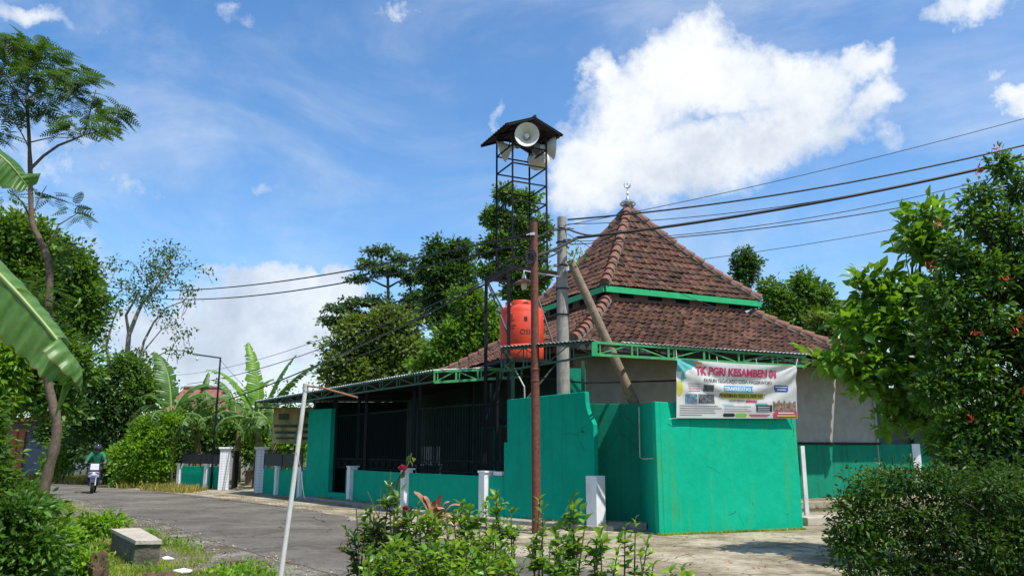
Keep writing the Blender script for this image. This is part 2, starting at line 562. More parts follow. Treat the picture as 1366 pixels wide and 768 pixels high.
sv = Vector((SUN_AZ_VEC.x * math.cos(SUN_EL), SUN_AZ_VEC.y * math.cos(SUN_EL), math.sin(SUN_EL)))
sun.rotation_euler = sv.to_track_quat('Z', 'Y').to_euler()
SC.view_settings.view_transform = 'Standard'
SC.view_settings.look = 'None'
SC.view_settings.exposure = 0.28
SC.view_settings.gamma = 1
SC.cycles.max_bounces = 6
SC.cycles.use_denoising = True
SC.render.film_transparent = False

# ------------------------------------------------------------------ materials
M_green = wallmat('emerald_wall_paint', (.001, .33, .205), (.006, .20, .12), .4, .05)
M_green_stain = wallmat('emerald_paint_streaked', (.001, .375, .215), (.08, .28, .05), .85, .05)
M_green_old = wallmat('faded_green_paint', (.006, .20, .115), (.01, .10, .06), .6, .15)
M_frame = simple('shade_darkened_green_steel', (.008, .075, .03), .5, .35, 12, .1, dirt=(.10, .045, .02), dirt_amt=.5)  # green darkened for the shade the trusses hang in; rust blotches on top
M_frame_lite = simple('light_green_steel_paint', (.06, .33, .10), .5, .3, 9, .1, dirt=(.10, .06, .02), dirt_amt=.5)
M_fascia = simple('bright_green_board', (.01, .36, .12), .55, .15, 5, .1)
M_white = simple('white_paint', (.74, .74, .73), .7, .08, 4, .2, dirt=(.35, .33, .26), dirt_amt=.4)
M_cream = simple('limewashed_wall', (.32, .295, .245), .85, .18, 3, .3, 30, dirt=(.22, .2, .16), dirt_amt=.5)
M_black = simple('black_steel_paint', (.010, .010, .013), .6, .3, 14, .05, spec=.2)
M_darkpanel = simple('black_sheet_panel', (.016, .017, .02), .6, .25, 4, .05)
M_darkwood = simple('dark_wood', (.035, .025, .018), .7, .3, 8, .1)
M_rust = simple('rust_brown_pipe', (.15, .045, .025), .75, .4, 18, .25, 60, dirt=(.05, .02, .015), dirt_amt=.7)
M_concrete = simple('weathered_concrete', (.30, .275, .235), .9, .25, 9, .4, 50, dirt=(.10, .09, .07), dirt_amt=.7, streak=True)
M_timber = simple('grey_timber', (.22, .165, .105), .85, .3, 12, .4, 40, dirt=(.08, .055, .035), dirt_amt=.7)
M_pvc = simple('grey_white_pvc', (.52, .51, .46), .55, .12, 6, .1, dirt=(.25, .22, .16), dirt_amt=.6)
M_copper = simple('orange_brown_rod', (.32, .14, .07), .6, .25, 12, .05)
M_tank = simple('red_orange_tank_plastic', (.76, .062, .022), .5, .14, 3, .08, 20, dirt=(.42, .07, .04), dirt_amt=.55, streak=True)
M_ink = simple('black_print', (.03, .012, .012), .7, .1, 5, 0)
M_galv = simple('galvanised_sheet', (.55, .56, .56), .5, .2, 5, .1, metal=.2, dirt=(.2, .15, .1), dirt_amt=.5)
M_galv_under = simple('shade_dark_sheet_and_steel', (.055, .06, .055), .7, .2, 5, .1)  # near-black stands in for shade under the canopies; also serves dark steel parts
M_darkroof = simple('dark_iron_sheet', (.035, .025, .025), .7, .3, 8, .1)
M_silver = simple('silver_metal', (.62, .63, .65), .28, .15, 12, .05, metal=.9)
M_horn = simple('cream_horn_paint', (.66, .64, .58), .45, .06, 6, .02)
M_horn_dark = simple('grey_horn_driver', (.16, .16, .15), .5, .1, 6, .02)
M_wire = simple('black_cable', (.012, .012, .014), .6, .1, 5, 0)
M_bark = simple('brown_bark', (.12, .085, .055), .9, .4, 14, .8, 30, dirt=(.04, .035, .02), dirt_amt=.7)
M_bark_grey = simple('pale_grey_bark', (.26, .23, .18), .9, .35, 10, .6, 30, dirt=(.09, .08, .06), dirt_amt=.7)
M_bark_dark = simple('dark_bark', (.05, .036, .024), .9, .4, 10, .6, 30)
M_stem = simple('green_brown_stem', (.09, .085, .03), .8, .3, 30, .1)

def ground_mat(name, stops, sc=.6, fine=9, bump=.5, rough=.95, patch=None, stretch=(1, 1, 1), cracks=0.0):
    m, nt, out = newmat(name)
    tc = nd(nt, 'ShaderNodeTexCoord').outputs['Object']
    tcs = mapping(nt, tc, stretch)
    a = noise(nt, tcs, sc, 6, .65)
    b = noise(nt, tc, fine, 6, .7)
    f = math_(nt, 'ADD', math_(nt, 'MULTIPLY', a, .65), math_(nt, 'MULTIPLY', b, .35))
    c = ramp(nt, f, stops)
    g = noise(nt, tc, 110, 2)
    c = mixc(nt, .35, c, ramp(nt, g, [(.35, (.25, .25, .25)), (.65, (.75, .75, .75))]), 'OVERLAY')
    if patch:
        pn = noise(nt, mapping(nt, tc, stretch, (31, 7, 0)), patch[1], 6, .7)
        c = mixc(nt, ramp(nt, pn, [(patch[2], (0, 0, 0)), (patch[2] + .08, (patch[3],) * 3)]), c, patch[0])
    if cracks:
        ws = nt.nodes.new('ShaderNodeTexNoise'); ws.inputs['Scale'].default_value = 2.2; ws.inputs['Detail'].default_value = 7; nt.links.new(tc, ws.inputs['Vector'])
        wm = nt.nodes.new('ShaderNodeMix'); wm.data_type = 'VECTOR'; wm.inputs[0].default_value = .22
        nt.links.new(tc, wm.inputs[4]); nt.links.new(ws.outputs['Color'], wm.inputs[5])
        vo = nd(nt, 'ShaderNodeTexVoronoi', feature='DISTANCE_TO_EDGE'); vo.inputs['Scale'].default_value = .8; nt.links.new(wm.outputs[1], vo.inputs['Vector'])
        ck = math_(nt, 'MULTIPLY', math_(nt, 'LESS_THAN', vo.outputs['Distance'], .010), math_(nt, 'GREATER_THAN', noise(nt, mapping(nt, tc, (1, 1, 1), (2, 8, 0)), .5, 3), .50))
        c = mixc(nt, math_(nt, 'MULTIPLY', ck, cracks), c, (.03, .028, .02))
        ag = noise(nt, tc, 60, 3, .8)
        c = mixc(nt, ramp(nt, ag, [(.60, (0, 0, 0)), (.66, (.55, .55, .55))]), c, (.33, .30, .25))
    p = nd(nt, 'ShaderNodeBsdfPrincipled', i_Roughness=rough)
    p.inputs['Specular IOR Level'].default_value = .25
    nt.links.new(c, p.inputs['Base Color'])
    bm = nd(nt, 'ShaderNodeBump', i_Strength=bump, i_Distance=.03)
    nt.links.new(noise(nt, tc, 30, 8, .75), bm.inputs['Height'])
    nt.links.new(bm.outputs[0], p.inputs['Normal'])
    nt.links.new(p.outputs[0], out.inputs[0])
    return m
M_ground = ground_mat('soil_and_turf', [(.38, (.055, .04, .025)), (.48, (.09, .085, .03)), (.56, (.07, .11, .025)), (.66, (.13, .13, .05))], .5, 5)
M_asphalt = ground_mat('old_asphalt', [(.36, (.085, .074, .060)), (.5, (.135, .12, .099)), (.62, (.20, .18, .15))], .5, 9, .9, patch=((.065, .058, .048), .9, .54, .6), cracks=.8)
M_shoulder = ground_mat('gravel_shoulder', [(.38, (.07, .06, .035)), (.5, (.15, .13, .095)), (.6, (.27, .25, .21))], 1.2, 16, .9, patch=((.09, .12, .03), .9, .55, .8))
M_apron = ground_mat('worn_cement_apron', [(.36, (.14, .11, .065)), (.45, (.24, .195, .125)), (.53, (.37, .315, .22)), (.62, (.52, .46, .35))], .7, 6, .8, patch=((.10, .085, .045), 1.1, .54, .75), cracks=.7)
M_verge = ground_mat('dry_verge_soil', [(.36, (.09, .075, .04)), (.5, (.16, .14, .06)), (.64, (.20, .21, .07))], .9, 10, .9)

# ------------------------------------------------------------------ ground, road
def sheet(name, pts, z, mat, sub=False):
    me = bpy.data.meshes.new(name)
    me.from_pydata([(x, y, z) for x, y in pts], [], [tuple(range(len(pts)))])
    me.materials.append(mat); me.update()
    o = link(bpy.data.objects.new(name, me))
    if me.polygons[0].normal.z < 0:
        me.flip_normals()
    o['kind'] = 'structure'
    return o
sheet('ground', [(-600, -300), (600, -300), (600, 900), (-600, 900)], 0, M_ground)
near = [(14, -8), (5.9, 0), (3.0, 3.8), (-.2, 8.1), (-2.41, 10.94), (-5.0, 14.2), (-7.6, 17.9), (-9.9, 20.6), (-13.9, 26.4), (-21, 32.8), (-31, 44), (-50, 62), (-80, 95)]
far = [(20, -8), (9.6, 1.0), (6.4, 4.6), (3.6, 8.0), (1.43, 10.75), (-1.2, 14.6), (-3.96, 19.8), (-8.0, 25.3), (-12.5, 30.5), (-18.8, 36.5), (-27.5, 45.5), (-46, 65), (-75, 99)]
def smooth_line(p, k=6):
    out = []
    for i in range(len(p) - 1):
        a, b, c, d = (Vector(p[max(0, min(len(p) - 1, j))]) for j in (i - 1, i, i + 1, i + 2))
        for s in range(k):
            t = s / k
            out.append(tuple(.5 * ((2 * b) + (c - a) * t + (2 * a - 5 * b + 4 * c - d) * t * t + (3 * b - a - 3 * c + d) * t ** 3)))
    out.append(tuple(p[-1]))
    return out
def rough_edge(pts, amp, seed):
    rr = random.Random(seed)
    out = []
    for i in range(len(pts) - 1):
        a, b = Vector(pts[i]), Vector(pts[i + 1])
        m = max(1, int((b - a).length / .25))
        m = min(m, 12)
        for k in range(m):
            p = a.lerp(b, k / m)
            d = (b - a).normalized()
            off = (mnoise.noise((p.x * .8, p.y * .8, seed)) * .8 + rr.uniform(-.35, .35)) * amp
            out.append((p.x - d.y * off, p.y + d.x * off))
    out.append(tuple(pts[-1]))
    return out
ns, fs_ = rough_edge(smooth_line(near), .10, 3), rough_edge(smooth_line(far), .10, 5)
sheet('road', ns + fs_[::-1], .012, M_asphalt)
sho = [(x - 1.25, y - .75) for x, y in near]
sheet('road_shoulder', rough_edge(smooth_line(sho), .3, 9) + [(x + .3, y + .2) for x, y in smooth_line(near)][::-1], .006, M_shoulder)
apr = [(-16.5, 34.0), (-12.0, 29.6), (-8.2, 24.9), (-4.3, 19.5), (-1.5, 14.5), (1.0, 10.8), (3.3, 8.0), (5.0, 6.6), (6.0, 9.0), (8.2, 13), (11, 17.5), (9.5, 22.3), (2.0, 18.9), (-.6, 19.8), (-5.0, 25.9), (-9.4, 31.6), (-11.6, 34.6), (-14.6, 36.2)]
sheet('forecourt_paving', apr, .0075, M_apron)
sheet('yard_ground', [(-9.4, 31.2), (-11.8, 33.6), (-16, 37), (-12, 44), (-3, 38), (-5, 27)], .016, M_apron)

# raised cement kerb strip at the foot of the fence
mb = MB()
kl = [(2.6, 17.2), (1.9, 16.55), (-.4, 18.6), (-2.9, 21.4), (-5.0, 24.75), (-7.0, 27.1)]
for a, b in zip(kl, kl[1:]):
    mb.beam((a[0], a[1], .05), (b[0], b[1], .05), .35, .1)
settag(mb.build('kerb', M_concrete, bevel=.02), kind='structure')

# ------------------------------------------------------------------ walls
FL = [(1.72, 16.85), (-.19, 18.7), (-.62, 19.1), (-2.83, 21.75), (-4.95, 25.05), (-5.95, 26.2), (-6.92, 27.3)]
ang = math.atan2(18.7 - 16.85, -.19 - 1.72)
root = thing('stepped_wall', 'tall emerald green wall with stepped left side and curved shoulder, ending at a white post', 'wall', (1.72, 16.85, 0))
mb = MB()
mb.wall(FL[1], FL[0], [(0, 0), (1, 0), (1, 2.13), (.985, 2.2), (.955, 2.33), (.935, 2.46), (.925, 2.6), (.92, 2.83), (.04, 2.76), (.04, 1.78), (0, 1.78)], .14)
mb.build('wall_face', M_green, root, bevel=.012)
mb = MB(); mb.box((1.73, 16.8, .54), (.28, .30, 1.08), ang)
mb.build('post', M_white, root, bevel=.012)
mb = MB(); mb.beam((1.49, 16.98, 1.98), (1.5, 16.9, 1.98), .03, .04)
mb.build('wall_hook', M_black, root)

def low_wall(a, b, h, label, posts, name='low_wall', ends=True):
    root = thing(name, label, 'wall', (a[0], a[1], 0))
    mb = MB(); mb.wall(a, b, [(0, 0), (1, 0), (1, h), (0, h)], -.13)
    mb.build('wall_face', M_green, root, bevel=.01)
    an = math.atan2(b[1] - a[1], b[0] - a[0])
    for t in posts:
        p = Vector(a).lerp(Vector(b), t)
        mb = MB(); mb.box((p.x, p.y, (h + .07) / 2), (.20, .22, h + .07), an)
        q = mb.build('post', M_white, root, bevel=.01)
        mb = MB(); mb.box((p.x, p.y, h + .085), (.25, .27, .04), an); mb.build('cap', M_white, q, bevel=.006)
    return root
# white-posted low wall in three runs as one built wall
root = thing('fence_wall', 'long low emerald wall with three white posts in front of the dark grille', 'wall', (-2.83, 21.75, 0))
pts = [FL[1], FL[2], FL[3], FL[4], (-5.2, 25.3)]
mb = MB()
for a, b in zip(pts, pts[1:]):
    mb.wall(a, b, [(0, 0), (1, 0), (1, 1.0), (0, 1.0)], -.13)
mb.build('wall_face', M_green, root)
for p, an in ((FL[2], math.atan2(2.6, -2.2)), (FL[3], math.atan2(3, -2.1)), (FL[4], math.atan2(2.5, -1.8))):
    mb = MB(); mb.box((p[0], p[1], .54), (.22, .26, 1.08), an); q = mb.build('post', M_white, root, bevel=.01)
    mb = MB(); mb.box((p[0] + .02, p[1] + .02, 1.1), (.28, .34, .045), an); mb.build('cap', M_white, q, bevel=.006)
mb = MB(); mb.box((-.28, 18.95, 1.06), (.3, .16, .1), -.8); settag(mb.build('cement_brick', M_white, bevel=.01), 'small white cement brick lying on the low wall beside the stepped wall', 'brick')
root = thing('pier_wall', 'tall plain emerald wall slab at the left end of the porch', 'wall', (-6.4, 26.8, 0))
mb = MB(); mb.wall((-5.95, 26.2), (-6.98, 27.35), [(0, 0), (1, 0), (1, 2.95), (0, 2.95)], -.16); mb.build('wall_face', M_green, root, bevel=.01)
mb = MB(); mb.wall((-5.2, 25.3), (-5.95, 26.2), [(0, 0), (1, 0), (1, .28), (0, .28)], -.12); mb.build('sill', M_green, root)
low_wall((-7.0, 27.4), (-9.5, 30.9), .93, 'low emerald wall with two white posts between the gate and the porch', (.08, .62), 'fence_wall')
low_wall((-12.0, 33.6), (-14.55, 35.3), .93, 'low emerald wall with two white posts on the far side of the gate', (.35, .97), 'fence_wall')
low_wall((-10.6, 38.6), (-12.9, 40.2), 1.0, 'short emerald wall with a white post seen through the open gate', (.18,), 'fence_wall')
def rail_panel(a, b, z0, z1, label):
    root = thing('railing', label, 'railing', (a[0], a[1], 0))
    mb = MB(); mb.wall(a, b, [(0, z0), (1, z0), (1, z1), (0, z1)], -.02); mb.build('sheet_panel', M_darkpanel, root)
    mb = MB()
    A, B = Vector((*a, 0)), Vector((*b, 0))
    n = int((B - A).length / .1)
    for i in range(n + 1):
        p = A.lerp(B, i / n); mb.beam(p + Vector((0, 0, z1)), p + Vector((0, 0, z1 + .17)), .014)
    mb.beam(A + Vector((0, 0, z1 + .11)), B + Vector((0, 0, z1 + .11)), .016)
    for i in (0, .5, 1):
        p = A.lerp(B, i); mb.beam(p + Vector((0, 0, .9)), p + Vector((0, 0, z1)), .03)
    mb.build('spikes', M_black, root)
rail_panel((-7.15, 27.5), (-9.45, 30.75), 1.03, 1.46, 'black sheet railing with spikes above the wall right of the gate')
rail_panel((-12.1, 33.55), (-14.4, 35.1), 1.03, 1.42, 'black sheet railing with spikes above the wall left of the gate')

# tiled gate pillars
def tile_mat():
    m, nt, out = newmat('white_ceramic_tile')
    tc = nd(nt, 'ShaderNodeTexCoord').outputs['Object']
    sp = nd(nt, 'ShaderNodeSeparateXYZ'); nt.links.new(tc, sp.inputs[0])
    zz = math_(nt, 'FRACT', math_(nt, 'MULTIPLY', sp.outputs[2], 9.5))
    xx = math_(nt, 'FRACT', math_(nt, 'MULTIPLY', math_(nt, 'ADD', sp.outputs[0], math_(nt, 'MULTIPLY', sp.outputs[1], -.4)), 7.0))
    g = math_(nt, 'MAXIMUM', math_(nt, 'LESS_THAN', zz, .1), math_(nt, 'LESS_THAN', xx, .08))
    p = nd(nt, 'ShaderNodeBsdfPrincipled', i_Roughness=.3)
    nt.links.new(mixc(nt, g, (.72, .72, .74), (.36, .36, .38)), p.inputs['Base Color'])
    nt.links.new(p.outputs[0], out.inputs[0])
    return m
M_tile_white = tile_mat()
for (x, y), lab in (((-11.85, 33.3), 'white tiled gate pillar on the far side of the gateway, beside the open black leaf'), ((-9.68, 31.1), 'white tiled gate pillar on the porch side of the gateway')):
    root = thing('gate_pillar', lab, 'pillar', (x, y, 0), 'white tiled gate pillars')
    mb = MB(); mb.box((x, y, .80), (.40, .40, 1.60), .25); mb.build('shaft', M_tile_white, root, bevel=.01)
    mb = MB(); mb.box((x, y, 1.625), (.46, .46, .05), .25).box((x, y, 1.685), (.54, .54, .07), .25); mb.build('capital', M_white, root, bevel=.012)
root = thing('gate', 'black steel gate leaf standing open beside the left gate pillar', 'gate', (-11.5, 33.4, 0))
mb = MB(); mb.wall((-11.55, 33.45), (-11.75, 34.6), [(0, .06), (1, .06), (1, 1.5), (0, 1.5)], .04)
mb.build('leaf_panel', M_darkpanel, root)
mb = MB()
for i in range(9):
    t = i / 8; mb.beam((-11.53 - .2 * t, 33.45 + 1.15 * t, 0.05), (-11.53 - .2 * t, 33.45 + 1.15 * t, 1.58), .025)
mb.build('bars', M_black, root)
root = thing('wooden_box', 'brown weathered wooden box inside the open gateway', 'box', (-11.7, 36.9, 0))
mb = MB()
for i in range(7): mb.box((-12.12 + i * .135, 36.95, .34), (.125, .03, .66), .1)
mb.box((-11.72, 37.2, .34), (.92, .42, .60), .1)
mb.build('planks', M_timber, root)
mb = MB(); mb.box((-11.72, 37.1, .70), (1.0, .62, .04), .1); mb.build('lid', M_timber, root)

# wall block with the banner, recess wall
root = thing('enclosure_wall', 'large bright emerald block wall below the printed banner, stained with faint streaks', 'wall', (4.4, 16.3, 0))
mb = MB()
mb.wall((2.82, 15.69), (6.0, 16.87), [(0, 0), (1, 0), (1, 2.43), (.97, 2.47), (0, 2.54)], .14)
mb.build('front_face', M_green_stain, root, bevel=.012)
mb = MB(); mb.wall((2.74, 17.35), (2.818, 15.72), [(0, 0), (1, 0), (1, 2.54), (0, 2.56)], .12); mb.build('side_face', M_green, root, bevel=.01)
mb = MB(); mb.wall((5.997, 16.9), (5.75, 18.9), [(0, 0), (1, 0), (1, 2.43), (0, 2.43)], .12); mb.build('side_face', M_green, root, bevel=.01)
mb = MB(); mb.tube([(2.70, 16.9, 2.5), (2.695, 16.95, 1.45), (2.72, 16.7, 1.42), (2.79, 15.9, 1.44)], .013, 6); mb.build('conduit', M_pvc, root)
root = thing('recess_wall', 'shaded emerald wall set back between the stepped wall and the bannered block', 'wall', (2.2, 17.4, 0))
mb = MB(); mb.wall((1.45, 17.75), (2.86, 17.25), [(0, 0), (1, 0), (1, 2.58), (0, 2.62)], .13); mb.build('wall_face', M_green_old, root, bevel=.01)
mb = MB(); mb.box((2.2, 17.1, .07), (1.3, .45, .14), -.33); settag(mb.build('step', M_concrete, bevel=.02), 'mossy cement step in the recess beside the white corner post', 'step')

# ------------------------------------------------------------------ mosque
SCL = 1.18
TH = .439
d1 = Vector((math.cos(TH), math.sin(TH), 0)); d2 = Vector((-math.sin(TH), math.cos(TH), 0))
def up_(z): return EYE + (z - EYE) * SCL
MC = Vector((3.581, 21.264, 0)) * SCL
AX, AY, BX, BY, EX, EY = (q * SCL for q in (4.389, 3.831, 2.40, 1.933, 2.216, 1.744))
Z1, Z2, Z3, Z4 = up_(3.747), up_(5.479), up_(8.20), up_(5.169)
def cor(a, b, i, j, z, off=Vector((0, 0, 0))):
    p = MC + d1 * a * i + d2 * b * j + off
    return Vector((p.x, p.y, z))
def tile_roof_mat():
    m, nt, out = newmat('clay_roof_tiles')
    uv = nd(nt, 'ShaderNodeUVMap').outputs[0]
    sp = nd(nt, 'ShaderNodeSeparateXYZ'); nt.links.new(uv, sp.inputs[0])
    cb = nd(nt, 'ShaderNodeCombineXYZ')
    nt.links.new(math_(nt, 'FLOOR', sp.outputs[0]), cb.inputs[0]); nt.links.new(math_(nt, 'FLOOR', sp.outputs[1]), cb.inputs[1])
    w = nd(nt, 'ShaderNodeTexWhiteNoise', noise_dimensions='2D'); nt.links.new(cb.outputs[0], w.inputs['Vector'])
    tc = nd(nt, 'ShaderNodeTexCoord').outputs['Object']
    big = noise(nt, tc, .9, 5, .6)
    f = math_(nt, 'ADD', math_(nt, 'MULTIPLY', w.outputs['Value'], .5), math_(nt, 'MULTIPLY', big, .5))
    c = ramp(nt, f, [(.22, (.052, .027, .019)), (.45, (.086, .041, .027)), (.66, (.125, .058, .037)), (.88, (.20, .10, .065))])
    d = noise(nt, tc, 7, 7, .72)
    c = mixc(nt, ramp(nt, d, [(.5, (0, 0, 0)), (.68, (.75, .75, .75))]), c, (.05, .042, .032))
    l = noise(nt, mapping(nt, tc, (1, 1, 1), (9, 3, 1)), 13, 5, .7)
    c = mixc(nt, ramp(nt, l, [(.62, (0, 0, 0)), (.72, (.28, .28, .28))]), c, (.20, .18, .13))
    p = nd(nt, 'ShaderNodeBsdfPrincipled', i_Roughness=.85)
    p.inputs['Specular IOR Level'].default_value = .3
    nt.links.new(c, p.inputs['Base Color'])
    b = nd(nt, 'ShaderNodeBump', i_Strength=.4, i_Distance=.01); nt.links.new(noise(nt, tc, 45, 5), b.inputs['Height']); nt.links.new(b.outputs[0], p.inputs['Normal'])
    nt.links.new(p.outputs[0], out.inputs[0])
    return m
M_tiles = tile_roof_mat()
M_ridge = simple('clay_ridge_tiles', (.21, .092, .06), .85, .35, 9, .4, 40, dirt=(.07, .055, .045), dirt_amt=.8)
M_mortar = simple('ridge_mortar', (.14, .12, .095), .95, .25, 9, .4, 40, dirt=(.10, .09, .07), dirt_amt=.7)

def roof_face(name, E0, E1, T0, T1, sag, parent, tw=.215, rl=.27, bulge=.05, step=.04, dense=8):
    e = (E1 - E0); L = e.length; e = e / L
    mid0, mid1 = (E0 + E1) / 2, (T0 + T1) / 2
    sl = (mid1 - mid0); slope_len = (sl - e * sl.dot(e)).length
    nr = e.cross(sl).normalized()
    if nr.z < 0: nr = -nr
    rows = int(slope_len / rl)
    nx = int(L / tw) * dense
    xs = np.linspace(0, L, nx + 1)
    rng = np.random.default_rng(int(L * 100) + len(name))
    V, UV = [], []
    inside = []
    lines = []
    for j in range(rows):
        lines += [(j / rows, 1.0, j), ((j + .5) / rows, .5, j), ((j + 1) / rows - 1e-4, 0.0, j)]
    jit = rng.normal(size=(rows, int(L / tw) + 2)) * .012
    jy = rng.normal(size=(rows, int(L / tw) + 2)) * .012
    for v, o, j in lines:
        l = E0.lerp(T0, v); r = E1.lerp(T1, v)
        z = -sag * 4 * v * (1 - v)
        xl = (l - E0).dot(e); xr = (r - E0).dot(e)
        xc = np.clip(xs, xl, xr)
        inside.append((xs >= xl - L / nx) & (xs <= xr + L / nx))
        ti = np.minimum((xc / tw).astype(int), jit.shape[1] - 1)
        ph = (xc / tw) % 1
        h = .02 * np.sin(xc * 1.3 + v * 4 + L) * np.sin(v * 7 + xc * .4) + bulge * (np.cos(2 * np.pi * ph) * .5 + .28 * np.cos(4 * np.pi * ph + .5)) + step * o + jit[j, ti] * .8 + step * .3
        base = np.array(l)[None] + np.outer(xc - xl, np.array(e)) + np.array([0, 0, z])[None]
        # scalloped lower edge
        dn = np.array((sl - e * sl.dot(e)).normalized())
        sh = (-.03 * np.cos(2 * np.pi * ph) + jy[j, ti]) * (o if o == 1 else 0)
        V.append(base + np.outer(h, np.array(nr)) + np.outer(sh, dn))
        UV.append(np.stack([xc / tw, np.full_like(xc, j + (1 - o) * .8 + .1)], 1))
    V = np.array(V); UV = np.array(UV)
    nl = len(lines); m = nx + 1
    F = []
    for a in range(nl - 1):
        ok = inside[a] | inside[a + 1]
        for k in range(nx):
            if ok[k] and ok[k + 1]:
                F.append((a * m + k, a * m + k + 1, (a + 1) * m + k + 1, (a + 1) * m + k))
    me = bpy.data.meshes.new(name)
    me.from_pydata(V.reshape(-1, 3).tolist(), [], F)
    ul = me.uv_layers.new(name='UVMap')
    UVf = UV.reshape(-1, 2)
    li = np.empty(len(me.loops), dtype=np.int32); me.loops.foreach_get('vertex_index', li)
    # one tile id per face: use the face's first vertex row, its own column
    lu = UVf[li].reshape(-1, 4, 2)
    lu[:, :, 1] = lu[:, :1, 1]
    lu[:, :, 0] = lu.mean(axis=1, keepdims=True)[:, :, 0]
    ul.data.foreach_set('uv', lu.astype(np.float32).ravel())
    me.materials.append(M_tiles)
    me.polygons.foreach_set('use_smooth', [True] * len(me.polygons))
    me.update()
    try: me.set_sharp_from_angle(angle=R(50))
    except Exception: pass
    return link(bpy.data.objects.new(name, me), parent)

def ridge_caps(name, E, T, sag, parent, rad=.105, seg=.36, mat=None):
    L = (T - E).length
    n = int(L / seg)
    mb = MB(); mo = MB()
    def at(v):
        p = E.lerp(T, v); return p + Vector((0, 0, -sag * 4 * v * (1 - v) + .05))
    rr = random.Random(int(L * 31))
    for i in range(n):
        a, b = at(i / n - .006), at((i + 1.22) / n if i < n - 1 else 1)
        j = Vector((rr.uniform(-.01, .01), rr.uniform(-.01, .01), rr.uniform(0, .012)))
        mb.tube([a + j + Vector((0, 0, .028)), a.lerp(b, .12) + j + Vector((0, 0, .026)), b + j], [rad * 1.22, rad * 1.14, rad * .80], 12)
    mo.tube([at(k / 12) - Vector((0, 0, .05)) for k in range(13)], rad * 1.12, 8)
    o = mb.build(name, mat or M_ridge, parent, smooth=True)
    mo.build('mortar', M_mortar, o, smooth=True)

mosque = thing('mosque', 'village mosque with two-tiered clay tile pyramid roof, green eaves and silver finial', 'mosque', tuple(MC))
ap = cor(0, 0, 0, 0, Z3, off=-d1 * .44)
Ec = {(i, j): cor(AX, AY, i, j, Z1) for i in (-1, 1) for j in (-1, 1)}
Tc = {(i, j): cor(EX, EY, i, j, Z4) for i in (-1, 1) for j in (-1, 1)}
Uc = {(i, j): cor(BX, BY, i, j, Z2) for i in (-1, 1) for j in (-1, 1)}
SG1, SG2 = .09, .18
order = [((-1, -1), (1, -1)), ((1, -1), (1, 1)), ((1, 1), (-1, 1)), ((-1, 1), (-1, -1))]
for (a, b) in order:
    roof_face('lower_roof_slope', Ec[a], Ec[b], Tc[a], Tc[b], SG1, mosque)
    roof_face('upper_roof_slope', Uc[a], Uc[b], ap.copy(), ap.copy(), SG2, mosque)
for k in Ec:
    ridge_caps('lower_ridge', Ec[k], Tc[k], SG1, mosque, .135)
    ridge_caps('upper_ridge', Uc[k], ap, SG2, mosque, .12)
# fascia boards, soffits
mb = MB()
for (a, b) in order:
    A, B = Uc[a], Uc[b]
    mid = (A + B) / 2; outw = (mid - Vector((MC.x, MC.y, mid.z))).normalized()
    mb.beam(A - Vector((0, 0, .115)) + outw * .04, B - Vector((0, 0, .115)) + outw * .04, .035, .17)
mb.build('upper_fascia', M_fascia, mosque)
mb = MB()
for (a, b) in order:
    A, B = Ec[a], Ec[b]
    mid = (A + B) / 2; outw = (mid - Vector((MC.x, MC.y, mid.z))).normalized()
    mb.beam(A - Vector((0, 0, .08)) - outw * .05, B - Vector((0, 0, .08)) - outw * .05, .035, .14)
mb.build('lower_fascia', M_darkwood, mosque)
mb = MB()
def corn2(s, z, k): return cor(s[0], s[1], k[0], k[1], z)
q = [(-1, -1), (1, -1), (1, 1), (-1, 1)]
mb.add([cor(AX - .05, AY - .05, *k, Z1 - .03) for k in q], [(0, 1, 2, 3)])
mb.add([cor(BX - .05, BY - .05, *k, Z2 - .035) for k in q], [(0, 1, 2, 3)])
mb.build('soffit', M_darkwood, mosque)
# clerestory with vents
ins = .10
vn = 8
for (a, b), ll, nv in zip(order, (EX, EY, EX, EY), (5, 4, 5, 4)):
    A = cor(EX - ins, EY - ins, *a, 0); B = cor(EX - ins, EY - ins, *b, 0)
    mb = MB(); mb.wall((A.x, A.y), (B.x, B.y), [(0, Z4 - .45), (1, Z4 - .45), (1, Z2 - .04), (0, Z2 - .04)], .1)
    w = mb.build('clerestory_wall', simple('pinkish_render', (.26, .18, .15), .9, .25, 6, .3, dirt=(.1, .07, .06), dirt_amt=.6), mosque)
    outw = ((A + B) / 2 - MC); outw.z = 0; outw.normalize()
    zc = (Z4 + Z2) / 2 + .01
    for i in range(nv):
        mv = MB()
        t = (i + .6) / nv
        p = A.lerp(B, t) + outw * .012; p.z = zc
        dd = (B - A).normalized()
        mv.beam(p - dd * .24, p + dd * .24, .03, .16); mv.build('vent', M_black, w)
# walls under the lower roof
wi, wf = .80, 1.65
mq = {k: cor(AX - wi, AY - (wf if k[1] < 0 else wi), *k, 0) for k in q}
mq[(1, -1)] = mq[(1, -1)] + d1 * 2.45; mq[(1, 1)] = mq[(1, 1)] + d1 * .2
for (a, b), mt in zip(order, (M_cream, M_cream, M_cream, simple('shade_dark_side_wall', (.010, .045, .035), .8, .2, 3, .1))):  # porch-side wall carries the shade of the porch in its colour
    A, B = mq[a], mq[b]
    mb = MB(); mb.wall((A.x, A.y), (B.x, B.y), [(0, 0), (1, 0), (1, Z1 - .02), (0, Z1 - .02)], .15)
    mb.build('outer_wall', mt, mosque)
dirr = d1
A = mq[(-1, -1)] + d1 * 4.2 - d2 * .012; B = mq[(1, -1)] - d2 * .012
mb = MB(); mb.wall((A.x, A.y), (B.x, B.y), [(0, .2), (1, .2), (1, 1.76), (0, 1.76)], -.02); mb.build('wainscot', M_green_old, mosque)
